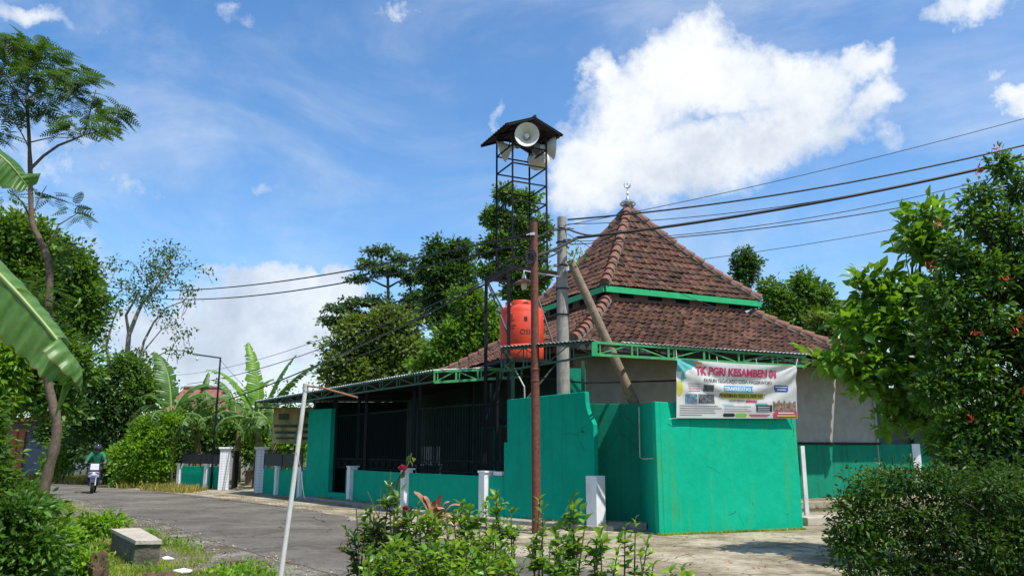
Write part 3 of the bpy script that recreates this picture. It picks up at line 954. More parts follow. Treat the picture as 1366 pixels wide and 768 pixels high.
mb = MB(); mb.beam(A - d2 * .03 + Vector((0, 0, 1.8)), B - d2 * .03 + Vector((0, 0, 1.8)), .05, .07); mb.build('dado_rail', M_black, mosque)
# doors and windows on the shaded side wall
A, B = mq[(-1, 1)], mq[(-1, -1)]
for t, wdt, z0, z1_, nm in ((.22, .9, .2, 2.3, 'door'), (.45, 1.2, .9, 2.3, 'window'), (.72, 1.2, .9, 2.3, 'window')):
    p = A.lerp(B, t) - d1 * .03; dd = (B - A).normalized()
    mb = MB(); mb.wall((p.x - dd.x * wdt / 2, p.y - dd.y * wdt / 2), (p.x + dd.x * wdt / 2, p.y + dd.y * wdt / 2), [(0, z0), (1, z0), (1, z1_), (0, z1_)], -.03)
    f = mb.build(nm, M_darkwood, mosque)
    mb = MB()
    for s in (-1, 1):
        c = p + dd * s * wdt / 2 - d1 * .03
        mb.beam(c + Vector((0, 0, z0)), c + Vector((0, 0, z1_)), .06)
    mb.beam(p - dd * wdt / 2 - d1 * .03 + Vector((0, 0, z1_)), p + dd * wdt / 2 - d1 * .03 + Vector((0, 0, z1_)), .06)
    mb.build('frame', M_green_old, f)
# finial
fin = MB()
fin.lathe([(q * 1.04, z_ * .85) for q, z_ in [(.13, -.08), (.15, .02), (.12, .06), (.2, .1), (.255, .17), (.26, .22), (.22, .27), (.13, .33), (.075, .37), (.055, .42), (.03, .5), (.022, .56), (.05, .6), (.022, .64), (.015, .82)]], Matrix.Translation(ap), 20)
f = fin.build('finial', M_silver, mosque, smooth=True)
mb = MB()
for i in range(14):
    a0, a1 = R(-230 + i * 20), R(-230 + (i + 1) * 20)
    c = ap + Vector((0, 0, .83))
    r0 = .10
    tk = lambda i: .006 + .03 * math.sin(math.pi * i / 14)
    mb.tube([c + Vector((r0 * math.cos(a0), 0, r0 * math.sin(a0))), c + Vector((r0 * math.cos(a1), 0, r0 * math.sin(a1)))], [tk(i), tk(i + 1)], 6)
mb.build('crescent', M_silver, f, smooth=True)
mb = MB()
c = ap + Vector((0, 0, .85))
sp = []
for k in range(10):
    a = R(90 + 36 * k); rr_ = .048 if k % 2 == 0 else .02
    sp.append((c.x + rr_ * math.cos(a), c.z + rr_ * math.sin(a)))
vs = [(x, c.y - .008, z) for x, z in sp] + [(x, c.y + .008, z) for x, z in sp]
mb.add(vs, [tuple(range(10)), tuple(range(19, 9, -1))] + [(i, (i + 1) % 10, 10 + (i + 1) % 10, 10 + i) for i in range(10)])
mb.build('star', M_silver, f)

M_hall = simple('shade_dark_hall_wall', (.010, .045, .035), .8, .2, 3, .1)  # shade of the porch interior put into the wall colour
# hall wall behind the porch (continues the mosque's side)
root = thing('side_hall', 'unlit hall behind the grille, its back wall coloured dark for the shade under the porch canopy', 'building', (-3, 30, 0))
A = mq[(-1, 1)]
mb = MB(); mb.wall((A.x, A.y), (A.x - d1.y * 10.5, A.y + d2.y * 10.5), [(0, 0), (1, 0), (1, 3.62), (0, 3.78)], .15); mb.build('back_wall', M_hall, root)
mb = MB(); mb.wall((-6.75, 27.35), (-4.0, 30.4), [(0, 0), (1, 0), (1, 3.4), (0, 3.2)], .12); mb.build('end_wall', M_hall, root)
mb = MB(); mb.box((-1.9, 24.9, .09), (4, 12, .18), .62); settag(mb.build('porch_floor', M_concrete), kind='structure')
# ------------------------------------------------------------------ dark grille behind the low wall
root = thing('grille', 'long dark steel grille of upright bars with a patterned band, behind the low emerald wall', 'grille', (-2.8, 21.9, 0))
gl = [(-.12, 19.05), (-.5, 19.35), (-2.7, 21.95), (-4.85, 25.25), (-5.8, 26.35)]
bars, rails, orn = MB(), MB(), MB()
for si, (a, b) in enumerate(zip(gl, gl[1:])):
    A, B = Vector((*a, 0)), Vector((*b, 0)); L = (B - A).length
    n = max(1, int(L / .115))
    for i in range(n):
        p = A.lerp(B, i / n)
        bars.beam(p + Vector((0, 0, 1.02)), p + Vector((0, 0, 2.75)), .02)
    for z in (1.06, 1.33, 2.7):
        rails.beam(A + Vector((0, 0, z)), B + Vector((0, 0, z)), .03)
    orn = MB(); m = max(1, int(L / .42))
    for i in range(m):
        p = A.lerp(B, (i + .5) / m); dd = (B - A).normalized()
        for s in (-1, 1):
            orn.beam(p - dd * .16 * s + Vector((0, 0, 1.09)), p + dd * .16 * s + Vector((0, 0, 1.30)), .02)
        orn.tube([p + dd * .09 * math.cos(t) + Vector((0, 0, 1.195 + .09 * math.sin(t))) for t in [k * math.pi / 5 for k in range(11)]], .009, 5)
    orn.build('ornament_band', bpy.data.materials.get('dark_green_steel') or simple('dark_green_steel', (.005, .012, .011), .7, .2, 10, .05, spec=.15), root)
    rails.beam(B, B + Vector((0, 0, 3.2)), .09)
M_grille = bpy.data.materials['dark_green_steel']
bars.build('bars', M_grille, root); rails.build('rails', M_grille, root)
# things standing on the porch
root = thing('shoe_rack', 'pale slatted rack standing on the unlit porch behind the grille', 'rack', (-2.5, 23.6, .18))
mb = MB()
for i in range(11): mb.box((-2.75 + i * .06, 23.6 + i * .02, 1.45), (.02, .02, .5))
mb.build('slats', M_pvc, root)
mb = MB()
for z in (.5, .9, 1.18): mb.box((-2.45, 23.7, z), (.75, .3, .03), .3)
for i in (-1, 1):
    for j in (-1, 1): mb.box((-2.45 + .34 * i, 23.7 + .12 * j + .1 * i, .68), (.03, .03, 1.0))
mb.build('shelves', M_pvc, root)

# ------------------------------------------------------------------ canopies
def corr_sheet(name, A, B, C, D, mat, parent, pitch=.11, amp=.014, rows=8):
    """corrugated sheet; A-B outer edge, D-C inner edge; waves run from outer to inner"""
    A, B, C, D = map(Vector, (A, B, C, D))
    L = (B - A).length
    nx = int(L / pitch) * 4
    vs, fs = [], []
    for j in range(rows + 1):
        for i in range(nx + 1):
            u, v = i / nx, j / rows
            p = (A.lerp(B, u)).lerp(D.lerp(C, u), v)
            vs.append(p + Vector((0, 0, amp * math.sin(2 * math.pi * i / 4))))
    for j in range(rows):
        for i in range(nx):
            a = j * (nx + 1) + i
            fs.append((a, a + 1, a + nx + 2, a + nx + 1))
    if (B - A).cross(D - A).z < 0: fs = [f[::-1] for f in fs]
    mb = MB(); mb.add(vs, fs)
    o = mb.build(name, mat, parent)
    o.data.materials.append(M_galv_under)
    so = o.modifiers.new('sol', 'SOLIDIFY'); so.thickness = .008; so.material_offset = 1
    return o
def truss(mb, a, b, h0, h1, bays, w=.045, diag=True):
    a, b = Vector(a), Vector(b)
    mb.beam(a, b, w); mb.beam(a - Vector((0, 0, h0)), b - Vector((0, 0, h1)), w)
    for i in range(bays + 1):
        t = i / bays; h = h0 + (h1 - h0) * t
        p = a.lerp(b, t)
        mb.beam(p, p - Vector((0, 0, h)), w * .8)
        if i < bays:
            q2 = a.lerp(b, (i + .15) / bays); mb.beam(q2, q2 - Vector((0, 0, h)), w * .5)
            if diag:
                p2 = a.lerp(b, (i + 1) / bays); h2 = h0 + (h1 - h0) * (i + 1) / bays
                if i % 2: mb.beam(p, p2 - Vector((0, 0, h2)), w * .45)
                else: mb.beam(p - Vector((0, 0, h)), p2, w * .45)
pc = thing('porch_canopy', 'long corrugated porch canopy on green steel frame over the grille and fence', 'canopy', (-4.6, 25.5, 0))
A, B, C, D = (-9.6, 29.7, 3.40), (-2.0, 20.35, 3.63), (2.0, 21.2, 3.9), (-4.4, 34.9, 3.68)
corr_sheet('roof_sheet', A, B, C, D, M_galv, pc, .13, .018, 6)
mb = MB()
dz = Vector((0, 0, -.045))
truss(mb, Vector(A) + dz, Vector(B) + dz, .22, .26, 13)
truss(mb, Vector(D) + dz, Vector(A) + dz, .22, .22, 5)
for t in (.15, .35, .55, .75, .95):
    p = Vector(A).lerp(Vector(B), t); r = Vector(D).lerp(Vector(C), t)
    mb.beam(p + dz, r + dz, .04)
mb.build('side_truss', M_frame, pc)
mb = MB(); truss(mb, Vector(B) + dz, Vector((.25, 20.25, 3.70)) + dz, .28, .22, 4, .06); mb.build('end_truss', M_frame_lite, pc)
mb = MB()
for (x, y) in ((-5.9, 26.45), (-4.5, 24.6), (-2.55, 22.0), (-.35, 19.4)):
    mb = MB(); mb.box((x, y, 1.75), (.09, .09, 3.5)); mb.build('column', M_black, pc)

fc = thing('front_canopy', 'green steel lattice canopy above the bannered block, in front of the tiled eaves', 'canopy', (1.61, 15.3, 0))
P_, Q_, S_ = Vector((-.22, 16.5, 3.68)), Vector((1.61, 15.3, 3.66)), Vector((6.2, 16.62, 3.53))
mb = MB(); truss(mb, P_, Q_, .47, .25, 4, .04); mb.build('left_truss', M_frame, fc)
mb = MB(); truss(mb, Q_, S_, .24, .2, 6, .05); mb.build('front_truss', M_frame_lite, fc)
mb = MB(); mb.box((Q_.x, Q_.y, Q_.z - .13), (.11, .11, .28)); mb.build('corner_block', M_fascia, fc)
sh = corr_sheet('roof_sheet', Q_.lerp(S_, .12) + Vector((0, -.03, .045)), S_ + Vector((.1, -.1, .045)), (5.6, 21.0, 3.95), (3.5, 18.4, 3.88), M_galv, fc, .09, .012, 5)
corr_sheet('roof_sheet', P_ + Vector((-.05, -.08, .045)), Q_ + Vector((-.04, -.1, .045)), (1.75, 15.62, 3.70), (-.05, 16.8, 3.71), M_galv, fc, .09, .012, 2)
mb = MB()
for t in (0.02, .2, .4, .6, .8, .98):
    p = Q_.lerp(S_, t); r = Vector((3.4, 18.9, 3.8)).lerp(Vector((5.8, 20.5, 3.8)), t)
    mb.beam(p, r, .035); mb.beam(p - Vector((0, 0, .22)), r.lerp(p, .3), .03)
mb.beam((-.1, 19.3, 3.42), (1.7, 18.1, 3.1), .035)
mb.beam((1.7, 18.1, 3.1), (5.6, 19.2, 3.3), .035)
mb.build('rafters', M_black, fc)
mb = MB(); mb.beam((.02, 18.75, 0), (.02, 18.75, 3.66), .09); mb.beam((.02, 18.75, 3.4), P_ - Vector((0, 0, .3)), .05); mb.beam((.02, 18.75, 3.66), P_, .05)
mb.beam((1.62, 18.0, 0), (1.62, 18.0, 3.6), .08); mb.build('columns', M_frame, fc)
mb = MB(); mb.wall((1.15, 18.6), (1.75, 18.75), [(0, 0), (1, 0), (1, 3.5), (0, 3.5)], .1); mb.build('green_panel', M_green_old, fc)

# banner
M_vinyl = simple('banner_vinyl', (.70, .69, .66), .45, .06, 5, .05, 20, dirt=(.42, .38, .27), dirt_amt=.35)
def flat(name, c, r=.55): return simple(name, c, r, .05, 5, 0)
TL, TR, BLc, BR = (Vector(q) for q in ((3.27, 15.58, 3.37), (5.93, 16.42, 3.32), (3.25, 15.76, 2.22), (6.0, 16.75, 2.25)))
bn_n = (TR - TL).cross(BLc - TL).normalized()
if bn_n.y > 0: bn_n = -bn_n
def BS(u, v, off=0.0):
    p = TL.lerp(TR, u).lerp(BLc.lerp(BR, u), v)
    w = v - .42 * (1 - (2 * u - 1) ** 2)
    e = math.exp(-((w - .12) / .3) ** 2)
    dsp = .020 * math.sin(17 * w) * e + .012 * math.sin(9 * u + 3 * v) * v * .5
    # creases running from the tied corners
    for cu, sgn in ((0, 1), (1, -1)):
        a = math.atan2(v + .02, (abs(u - cu) + .02) * 1.6)
        rr = math.hypot(v, (u - cu) * 1.6)
        dsp += .016 * math.sin(a * 12) * math.exp(-rr * 1.6) * min(1, rr * 8)
    sagz = -.02 * math.sin(math.pi * u) * (1 - v)
    return p + bn_n * (dsp + off) + Vector((0, 0, sagz))
banner = thing('banner', 'white printed kindergarten enrolment banner with pink heading tied above the emerald wall', 'banner', tuple(BLc))
nu, nv = 90, 40
vs = [BS(i / nu, j / nv) for j in range(nv + 1) for i in range(nu + 1)]
fs = [(j * (nu + 1) + i, j * (nu + 1) + i + 1, (j + 1) * (nu + 1) + i + 1, (j + 1) * (nu + 1) + i) for j in range(nv) for i in range(nu)]
mb = MB(); mb.add(vs, fs); o = mb.build('vinyl_sheet', M_vinyl, banner, smooth=True)
def patch(name, u0, v0, u1, v1, mat, off=.004, shape=None, n=14):
    vs, fs = [], []
    m = max(2, int(n * (v1 - v0) / max(.02, (u1 - u0)) * .5)); m = min(m, 14)
    for j in range(m + 1):
        for i in range(n + 1):
            a, b = i / n, j / m
            vs.append(BS(u0 + (u1 - u0) * a, v0 + (v1 - v0) * b, off))
            if shape and not shape(a, b): vs[-1] = None
    ok = [v is not None for v in vs]
    vs = [v if v is not None else Vector((0, 0, 0)) for v in vs]
    for j in range(m):
        for i in range(n):
            a = j * (n + 1) + i
            f = (a, a + 1, a + n + 2, a + n + 1)
            if all(ok[k] for k in f): fs.append(f)
    used = sorted({k for f in fs for k in f}); mp = {k: i for i, k in enumerate(used)}
    mb = MB(); mb.add([vs[k] for k in used], [tuple(mp[k] for k in f) for f in fs])
    return mb.build(name, mat, banner, smooth=True)
BW, BH = (TR - TL).length, (BLc - TL).length
def text_mesh(body, ext=0.0):
    cu = bpy.data.curves.new('t', 'FONT'); cu.body = body; cu.resolution_u = 3
    cu.offset = ext
    ob = bpy.data.objects.new('t', cu); COL.objects.link(ob)
    dg = bpy.context.evaluated_depsgraph_get(); dg.update()
    me = bpy.data.meshes.new_from_object(ob.evaluated_get(dg))
    vs = [v.co.copy() for v in me.vertices]; fs = [tuple(p.vertices) for p in me.polygons]
    bpy.data.objects.remove(ob); bpy.data.meshes.remove(me); bpy.data.curves.remove(cu)
    return vs, fs
def btext(name, body, u0, v0, u1, v1, mat, off=.008, bold=.03, arc=0.0):
    vs, fs = text_mesh(body, bold)
    xs = [v.x for v in vs]; ys = [v.y for v in vs]
    x0, x1, y0, y1 = min(xs), max(xs), min(ys), max(ys)
    nv_ = []
    for v in vs:
        a = (v.x - x0) / (x1 - x0); b = 1 - (v.y - y0) / (y1 - y0)
        nv_.append(BS(u0 + (u1 - u0) * a, v0 + (v1 - v0) * b, off))
    mb = MB(); mb.add(nv_, fs); return mb.build(name, mat, banner)
M_pink = flat('banner_pink', (.62, .05, .16)); M_bk = flat('banner_black', (.02, .02, .025)); M_cy = flat('banner_cyan', (.02, .33, .55))
M_yl = flat('banner_yellow', (.62, .55, .05)); M_bl = flat('banner_blue', (.02, .12, .42)); M_teal = flat('banner_teal', (.10, .45, .42)); M_wt = flat('banner_white', (.78, .78, .78))
M_gr = flat('banner_lime', (.22, .60, .05)); M_photo1 = simple('photo_print_blue', (.18, .30, .40), .5, .8, 25, 0); M_photo2 = simple('photo_print_dark', (.12, .13, .13), .5, .9, 25, 0)
M_people = simple('photo_print_children', (.36, .24, .19), .5, .8, 22, 0); M_greytx = flat('banner_grey_print', (.22, .22, .22)); M_org = flat('banner_orange', (.7, .25, .04))
patch('swoosh_print', .0, .0, .17, .42, M_teal, .003, lambda a, b: a + b * .9 < 1.05 + .15 * math.sin(b * 9) and not (a < .18 and b > .5))
patch('swoosh_print', .005, .36, .048, .62, M_yl, .0035, lambda a, b: (a - .4) ** 2 * 2 + (b - .5) ** 2 * 3 < .9)
patch('heading_stripe', .14, .02, .20, .06, M_org, .003)
btext('heading', 'TK PGRI KESAMBEN 01', .15, .09, .82, .245, M_pink, .009, .045)
btext('address_line', 'DUSUN TEGALREJO DESA PAGERWOJO', .215, .30, .78, .385, M_bk, .009, .01)
pill = lambda a, b: not ((a < .03 or a > .97) and (b < .15 or b > .85))
patch('cyan_pill', .357, .41, .64, .52, M_cy, .004, pill)
btext('pill_lettering', 'TERAKREDITASI B', .375, .43, .625, .50, M_wt, .010, .02)
patch('yellow_band', .33, .54, .735, .64, M_yl, .004, pill)
btext('band_lettering', 'PENERIMAAN PESERTA DIDIK BARU', .345, .555, .72, .625, M_bk, .010, .015)
btext('year_lettering', 'TAHUN AJARAN', .42, .66, .55, .715, M_bk, .009, .01)
patch('year_print', .56, .665, .655, .71, M_pink, .004)
patch('photo_print', .215, .41, .295, .53, M_photo2, .004); patch('photo_print', .07, .58, .163, .75, M_photo1, .004); patch('photo_print', .172, .58, .305, .74, M_photo2, .004)
for v in (.40, .44, .48, .52): patch('small_print', .08 + v * .03, v, .19, v + .012, M_pink if v > .47 else M_greytx, .004)
for k, v in enumerate((.78, .82, .86, .90, .94)): patch('small_print', .025, v, (.33, .36, .30, .31, .2)[k], v + .011, M_greytx, .004)
for k, v in enumerate((.78, .82, .86)): patch('small_print', .38, v, (.60, .58, .6)[k], v + .009, M_greytx, .004)
patch('small_print', .37, .735, .46, .765, flat('banner_pale_teal', (.4, .6, .6)), .004)
patch('teal_tab', .64, .715, .74, .75, M_teal, .005); patch('black_box', .645, .75, .78, .875, M_bk, .004)
for v in (.78, .815, .85): patch('box_print', .655, v, .76, v + .01, M_wt, .009)
patch('blue_box', .79, .375, .935, .50, M_bl, .004, lambda a, b: a > b * .1 and a < 1 - b * .08)
patch('box_print', .81, .40, .915, .42, M_wt, .009); patch('box_print', .83, .45, .905, .468, M_wt, .009)
patch('children_print', .79, .60, .99, .86, M_people, .004, lambda a, b: b > .28 * abs(math.sin(a * 13)) + .1, 26)
patch('red_box', .79, .86, .995, .995, M_pink, .006, lambda a, b: not (a < .06 and b < .2))
patch('box_print', .83, .885, .97, .91, M_wt, .011); patch('box_print', .82, .93, .98, .965, M_yl, .011)
patch('black_pill', .37, .91, .467, .972, M_bk, .004, pill); patch('lime_pill', .472, .91, .565, .972, M_gr, .004, pill)
patch('pink_print', .585, .925, .76, .945, M_pink, .004); patch('pink_print', .60, .955, .74, .97, M_pink, .004)
mb = MB()
mb.tube([BS(0, 0), (3.27, 15.62, 3.55)], .006, 5); mb.tube([BS(1, 0), (6.0, 16.5, 3.48)], .006, 5); mb.tube([BS(0, 1), (3.1, 15.75, 2.2)], .004, 5)
for u in (.33, .66):
    mb.tube([BS(u, 0), BS(u, 0) + Vector((0, .05, .12))], .005, 5)
mb.build('tie_cords', M_white, banner)

# yellow banner in the yard
yb = thing('yard_banner', 'faded yellow and cream printed banner hanging in the yard under the porch canopy', 'banner', (-8.4, 30.3, 1.9))
M_yban = simple('faded_yellow_vinyl', (.52, .43, .17), .6, .45, 2.2, 0, dirt=(.45, .44, .36), dirt_amt=.8); 
y0, y1_ = Vector((-9.05, 30.2, 3.18)), Vector((-7.35, 30.6, 3.18))
mb = MB()
n = 24
vs = []
for j in range(9):
    for i in range(n + 1):
        p = y0.lerp(y1_, i / n); vs.append((p.x, p.y + .03 * math.sin(i * .8 + j * .3), p.z - 1.32 * j / 8))
mb.add(vs, [(j * (n + 1) + i, j * (n + 1) + i + 1, (j + 1) * (n + 1) + i + 1, (j + 1) * (n + 1) + i) for j in range(8) for i in range(n)])
mb.build('vinyl_sheet', M_yban, yb, smooth=True)
yd = (y1_ - y0).normalized()
mb = MB()
for (u, v, w, h) in ((.22, .26, .22, .22), (.27, .52, .5, .10), (.72, .50, .38, .16), (.27, .70, .45, .10), (.75, .68, .38, .10), (.28, .86, .4, .08), (.72, .86, .3, .1), (.72, .2, .12, .2)):
    c = y0.lerp(y1_, u) - Vector((0, 0, 1.32 * v)) + Vector((yd.y, -yd.x, 0)) * .045
    mb.beam(c - yd * w * .85, c + yd * w * .85, .012, h)
mb.build('faded_print', simple('faded_teal_print', (.07, .14, .10), .7, .6, 16, 0), yb)

# ------------------------------------------------------------------ tank stand, tank, tower
TS = 1.05
TC = Vector((.235 * TS, 18.98 * TS, 0))
e1 = Vector((.9, .43, 0)).normalized(); e2 = Vector((-e1.y, e1.x, 0))
def tc(a, b, z): 
    p = TC + e1 * a + e2 * b; return Vector((p.x, p.y, z))
st = thing('tank_stand', 'black angle-iron stand framing the orange water tank, under the loudspeaker tower', 'stand', tuple(TC))
HS = .66 * TS
def tz(z): return EYE + (z - EYE) * TS
ZB, ZT = tz(3.68), tz(5.80)
for a, b in ((-1, -1), (1, -1), (1, 1), (-1, 1)):
    mb = MB(); mb.beam(tc(a * HS, b * HS, 0), tc(a * HS, b * HS, ZT), .085); mb.build('leg', M_black, st)
mb = MB()
cs = [(-1, -1), (1, -1), (1, 1), (-1, 1)]
for z in (ZB - .04, ZT, 2.3):
    mb = MB()
    for i in range(4):
        a, b = cs[i], cs[(i + 1) % 4]
        mb.beam(tc(a[0] * HS, a[1] * HS, z), tc(b[0] * HS, b[1] * HS, z), .07 if z > 3 else .05, .09)
    mb.build('frame_ring', M_black, st)
mb = MB()
for k in range(7):
    mb.beam(tc(-HS, -HS + 2 * HS * k / 6, ZB - .02), tc(HS, -HS + 2 * HS * k / 6, ZB - .02), .05)
mb.build('platform_slats', M_black, st)
mb = MB()
for i, (z0, z1_) in ((0, (2.3, ZB)), (3, (2.3, ZB)), (1, (ZB, ZT)), (3, (ZT, 4.3)), (2, (ZB, ZT))):
    a, b = cs[i], cs[(i + 1) % 4]
    mb.beam(tc(a[0] * HS, a[1] * HS, z0), tc(b[0] * HS, b[1] * HS, z1_), .035)
mb.build('braces', M_galv_under, st)

tank = thing('water_tank', 'red-orange ribbed plastic water tank with dark lettering on the black stand', 'water tank', (TC.x, TC.y, ZB + .03))
TM = Matrix.Translation((TC.x, TC.y, ZB + .03))
r = .535 * TS
mb = MB(); mb.lathe([(r * .96, 0), (r, .03), (r, .36), (r * .985, .375), (r, .39), (r, 1.17), (r * .985, 1.19), (r * .99, 1.21), (r * .93, 1.32), (r * .75, 1.39), (r * .52, 1.415), (0.0, 1.42)], TM, 48)
tb = mb.build('tank_body', M_tank, tank, smooth=True)
mb = MB(); mb.lathe([(.265, 1.39), (.27, 1.50), (.25, 1.53), (.16, 1.55), (0, 1.555)], TM, 32); mb.build('lid', M_tank, tank, smooth=True)
mb = MB(); mb.lathe([(.035, 0), (.035, .12)], Matrix.Translation((TC.x - .38, TC.y - .1, ZB + 1.4)), 12); mb.build('vent_cap', M_tank, tank, smooth=True)
def tank_text(body, ang0, z0, h, wang, name):
    vs, fs = text_mesh(body, .01)
    xs = [v.x for v in vs]; ys = [v.y for v in vs]
    out = []
    for v in vs:
        a = ang0 + (v.x - min(xs)) / (max(xs) - min(xs)) * wang; zz = z0 + (v.y - min(ys)) / (max(ys) - min(ys)) * h
        out.append((TC.x + (r + .004) * math.cos(a), TC.y + (r + .004) * math.sin(a), ZB + .03 + zz))
    mb = MB(); mb.add(out, fs); mb.build(name, M_ink, tank)
tank_text('OSINA', R(-95), .60, .13, R(54), 'lettering')
for k, zz in enumerate((1.13, 1.06, .99, .92, .85, .78)):
    mb = MB()
    n = (3, 3, 4, 2, 5, 4)[k]
    for i in range(n):
        a0 = R(-124 + i * 4.3)
        mb.box((TC.x + (r + .003) * math.cos(a0), TC.y + (r + .003) * math.sin(a0), ZB + .03 + zz - .02), (.006, .028, .022), a0)
    mb.build('small_print', M_ink, tank)
mb = MB(); a0 = R(-80); mb.box((TC.x + (r + .003) * math.cos(a0), TC.y + (r + .003) * math.sin(a0), ZB + 1.02), (.006, .08, .11), a0); mb.build('emblem', M_ink, tank)
mb = MB(); mb.tube([(TC.x - .2, TC.y - .5, ZB + .02), (TC.x - .2, TC.y - .62, ZB - .2), (TC.x + .05, TC.y - .8, 3.1), (TC.x + .08, TC.y - .7, 2.0)], .018, 8); mb.build('outlet_pipe', M_pvc, tank)

tw = thing('speaker_tower', 'tall slender black steel ladder tower with a small gabled roof, rising above the tank', 'tower', (TC.x, TC.y, ZT))
HT = .47 * TS
ZR = tz(9.36)
for a, b in cs:
    mb = MB(); mb.beam(tc(a * HT, b * HT, ZT), tc(a * HT, b * HT, ZR + (.0)), .05); mb.build('leg', M_black, tw)
mb = MB()
zs = [tz(6.15 + i * .475) for i in range(8)]
for z in zs:
    mb = MB()
    for i in range(4):
        a, b = cs[i], cs[(i + 1) % 4]
        mb.beam(tc(a[0] * HT, a[1] * HT, z), tc(b[0] * HT, b[1] * HT, z), .032)
    mb.build('rung', M_black, tw)
rfz, rise, hw, hl = tz(9.36), .34, .84, .84
mb = MB()
rdg = [tc(0, -hl, rfz + rise), tc(0, hl, rfz + rise)]
for s in (-1, 1):
    lo = [tc(s * hw, -hl, rfz), tc(s * hw, hl, rfz)]
    A, B, C, D = lo[0], lo[1], rdg[1], rdg[0]
    n = 44
    vs = []
    for j in range(2):
        for i in range(n + 1):
            p = (A.lerp(B, i / n)) if j == 0 else (D.lerp(C, i / n))
            vs.append(p + Vector((0, 0, .014 * math.sin(i * math.pi / 2))))
    mb.add(vs, [(i, i + 1, n + 2 + i, n + 1 + i) for i in range(n)])
o = mb.build('roof', M_darkroof, tw); so = o.modifiers.new('sol', 'SOLIDIFY'); so.thickness = .01
mb = MB()
for b in (-1, 0, 1):
    for s in (-1, 1): mb.beam(tc(s * hw * .98, b * hl * .96, rfz - .03), tc(0, b * hl * .96, rfz + rise - .03), .04)
for s in (-1, 1): mb.beam(tc(s * hw * .9, -hl, rfz + .02), tc(s * hw * .9, hl, rfz + .02), .035); mb.beam(tc(s * HT, -HT, ZR), tc(s * HT, HT, ZR), .04)
mb.tube([rdg[0] + Vector((0, 0, .02)), rdg[1] + Vector((0, 0, .02))], .04, 8)
mb.build('roof_frame', M_black, tw)

def horn(loc, d, label, rad=.305):
    loc = Vector(loc); d = Vector(d).normalized()
    root = thing('loudspeaker', label, 'loudspeaker', tuple(loc), 'horn loudspeakers on the tower')
    Mx = Matrix.Translation(loc) @ d.to_track_quat('Z', 'Y').to_matrix().to_4x4()
    mb = MB()
    prof = [(.06, -.36), (.065, -.30), (.085, -.22), (.15, -.15), (.225, -.07), (.28, .0), (rad, .045), (rad + .012, .05), (rad + .012, .035), (rad - .006, .036), (.268, -.008), (.213, -.075), (.138, -.155), (.08, -.22), (.05, -.30), (0.0, -.32)]
    mb.lathe(prof, Mx, 32); mb.build('horn', M_horn, root, smooth=True)
    mb = MB(); mb.lathe([(0, -.30), (.055, -.28), (.062, -.06), (.05, -.035), (0, -.03)], Mx, 20); cz = mb.build('horn_core', M_horn, root, smooth=True)
    mb = MB(); mb.lathe([(0, -.50), (.09, -.49), (.105, -.46), (.105, -.38), (.08, -.35), (0, -.35)], Mx, 20); mb.build('driver', M_horn_dark, root, smooth=True)
    mb = MB(); mb.tube([Mx @ Vector((-.13, 0, -.2)), Mx @ Vector((-.15, .1, -.3)), Mx @ Vector((0, .16, -.34)), Mx @ Vector((.15, .1, -.3)), Mx @ Vector((.13, 0, -.2))], .012, 6)
    mb.tube([Mx @ Vector((0, .16, -.34)), Mx @ Vector((0, .3, -.4))], .014, 6); mb.build('bracket', M_black, root)
horn(W(703, 180, 18.25 * TS), (-.02, -1, -.12), 'cream horn loudspeaker facing the road, highest on the tower, mouth seen full face')
horn(W(671, 201, 19.2 * TS), (-.88, .25, -.28), 'horn loudspeaker on the left of the tower, tilted down and facing left')
horn(W(718, 213, 19.5 * TS), (.15, .85, -.15), 'lowest horn loudspeaker, turned away at the back of the tower')
horn(W(737, 197, 19.0 * TS), (.95, .12, .0), 'horn loudspeaker on the right of the tower, seen edge-on facing right')

# ------------------------------------------------------------------ poles, prop, lamp
rp = thing('steel_pole', 'rust-brown steel pipe pole in front of the stepped emerald wall', 'pole', (.475, 16.0, 0))
mb = MB(); mb.tube([(.475, 16, 0), (.472, 16, 3.05), (.465, 16, 6.3)], [.088, .086, .072], 14); mb.build('pipe', M_rust, rp, smooth=True)
mb = MB()
for z in (2.95, 3.18): mb.lathe([(.088, 0), (.097, .01), (.097, .035), (.088, .045)], Matrix.Translation((.472, 16, z)), 14)
mb.build('collars', M_rust, rp)
mb = MB(); mb.tube([(.4 + .10 * math.cos(t), 15.9, 5.55 + .14 * math.sin(t)) for t in [k * math.pi / 6 for k in range(13)]], .018, 6); mb.tube([(.38 + .09 * math.cos(t), 15.88, 5.5 + .12 * math.sin(t)) for t in [k * math.pi / 6 for k in range(13)]], .018, 6)
mb.build('cable_coil', M_wire, rp)
mb = MB(); mb.box((.43, 15.9, 6.02), (.10, .05, .05)).beam((.3, 15.9, 6.0), (.5, 15.95, 6.08), .02); mb.build('clamp', M_galv, rp)
cp = thing('concrete_pole', 'grey round concrete utility pole carrying the cables beside the tiled roof', 'utility pole', (1.155, 17.7, 0))
mb = MB(); mb.tube([(1.155, 17.7, 0), (1.15, 17.7, 3.5), (1.165, 17.7, 6.92)], [.16, .145, .105], 18); mb.build('shaft', M_concrete, cp, smooth=True)
mb = MB()
for z in (3.9, 4.6, 5.2, 5.75, 6.3, 6.62): mb.lathe([(.118 + (6.9 - z) * .012, 0), (.128 + (6.9 - z) * .012, .005), (.128 + (6.9 - z) * .012, .025), (.118 + (6.9 - z) * .012, .03)], Matrix.Translation((1.155, 17.7, z)), 16)
mb.build('bands', M_black, cp)
mb = MB()
for z, s in ((6.62, 1), (6.62, -1), (6.35, 1), (6.1, -1), (5.75, -1), (5.6, 1)):
    mb.box((1.16 + s * .16, 17.62, z), (.08, .05, .06)); mb.tube([(1.16, 17.6, z), (1.16 + s * .28, 17.6, z)], .012, 6)
mb.build('insulators', M_horn_dark, cp)
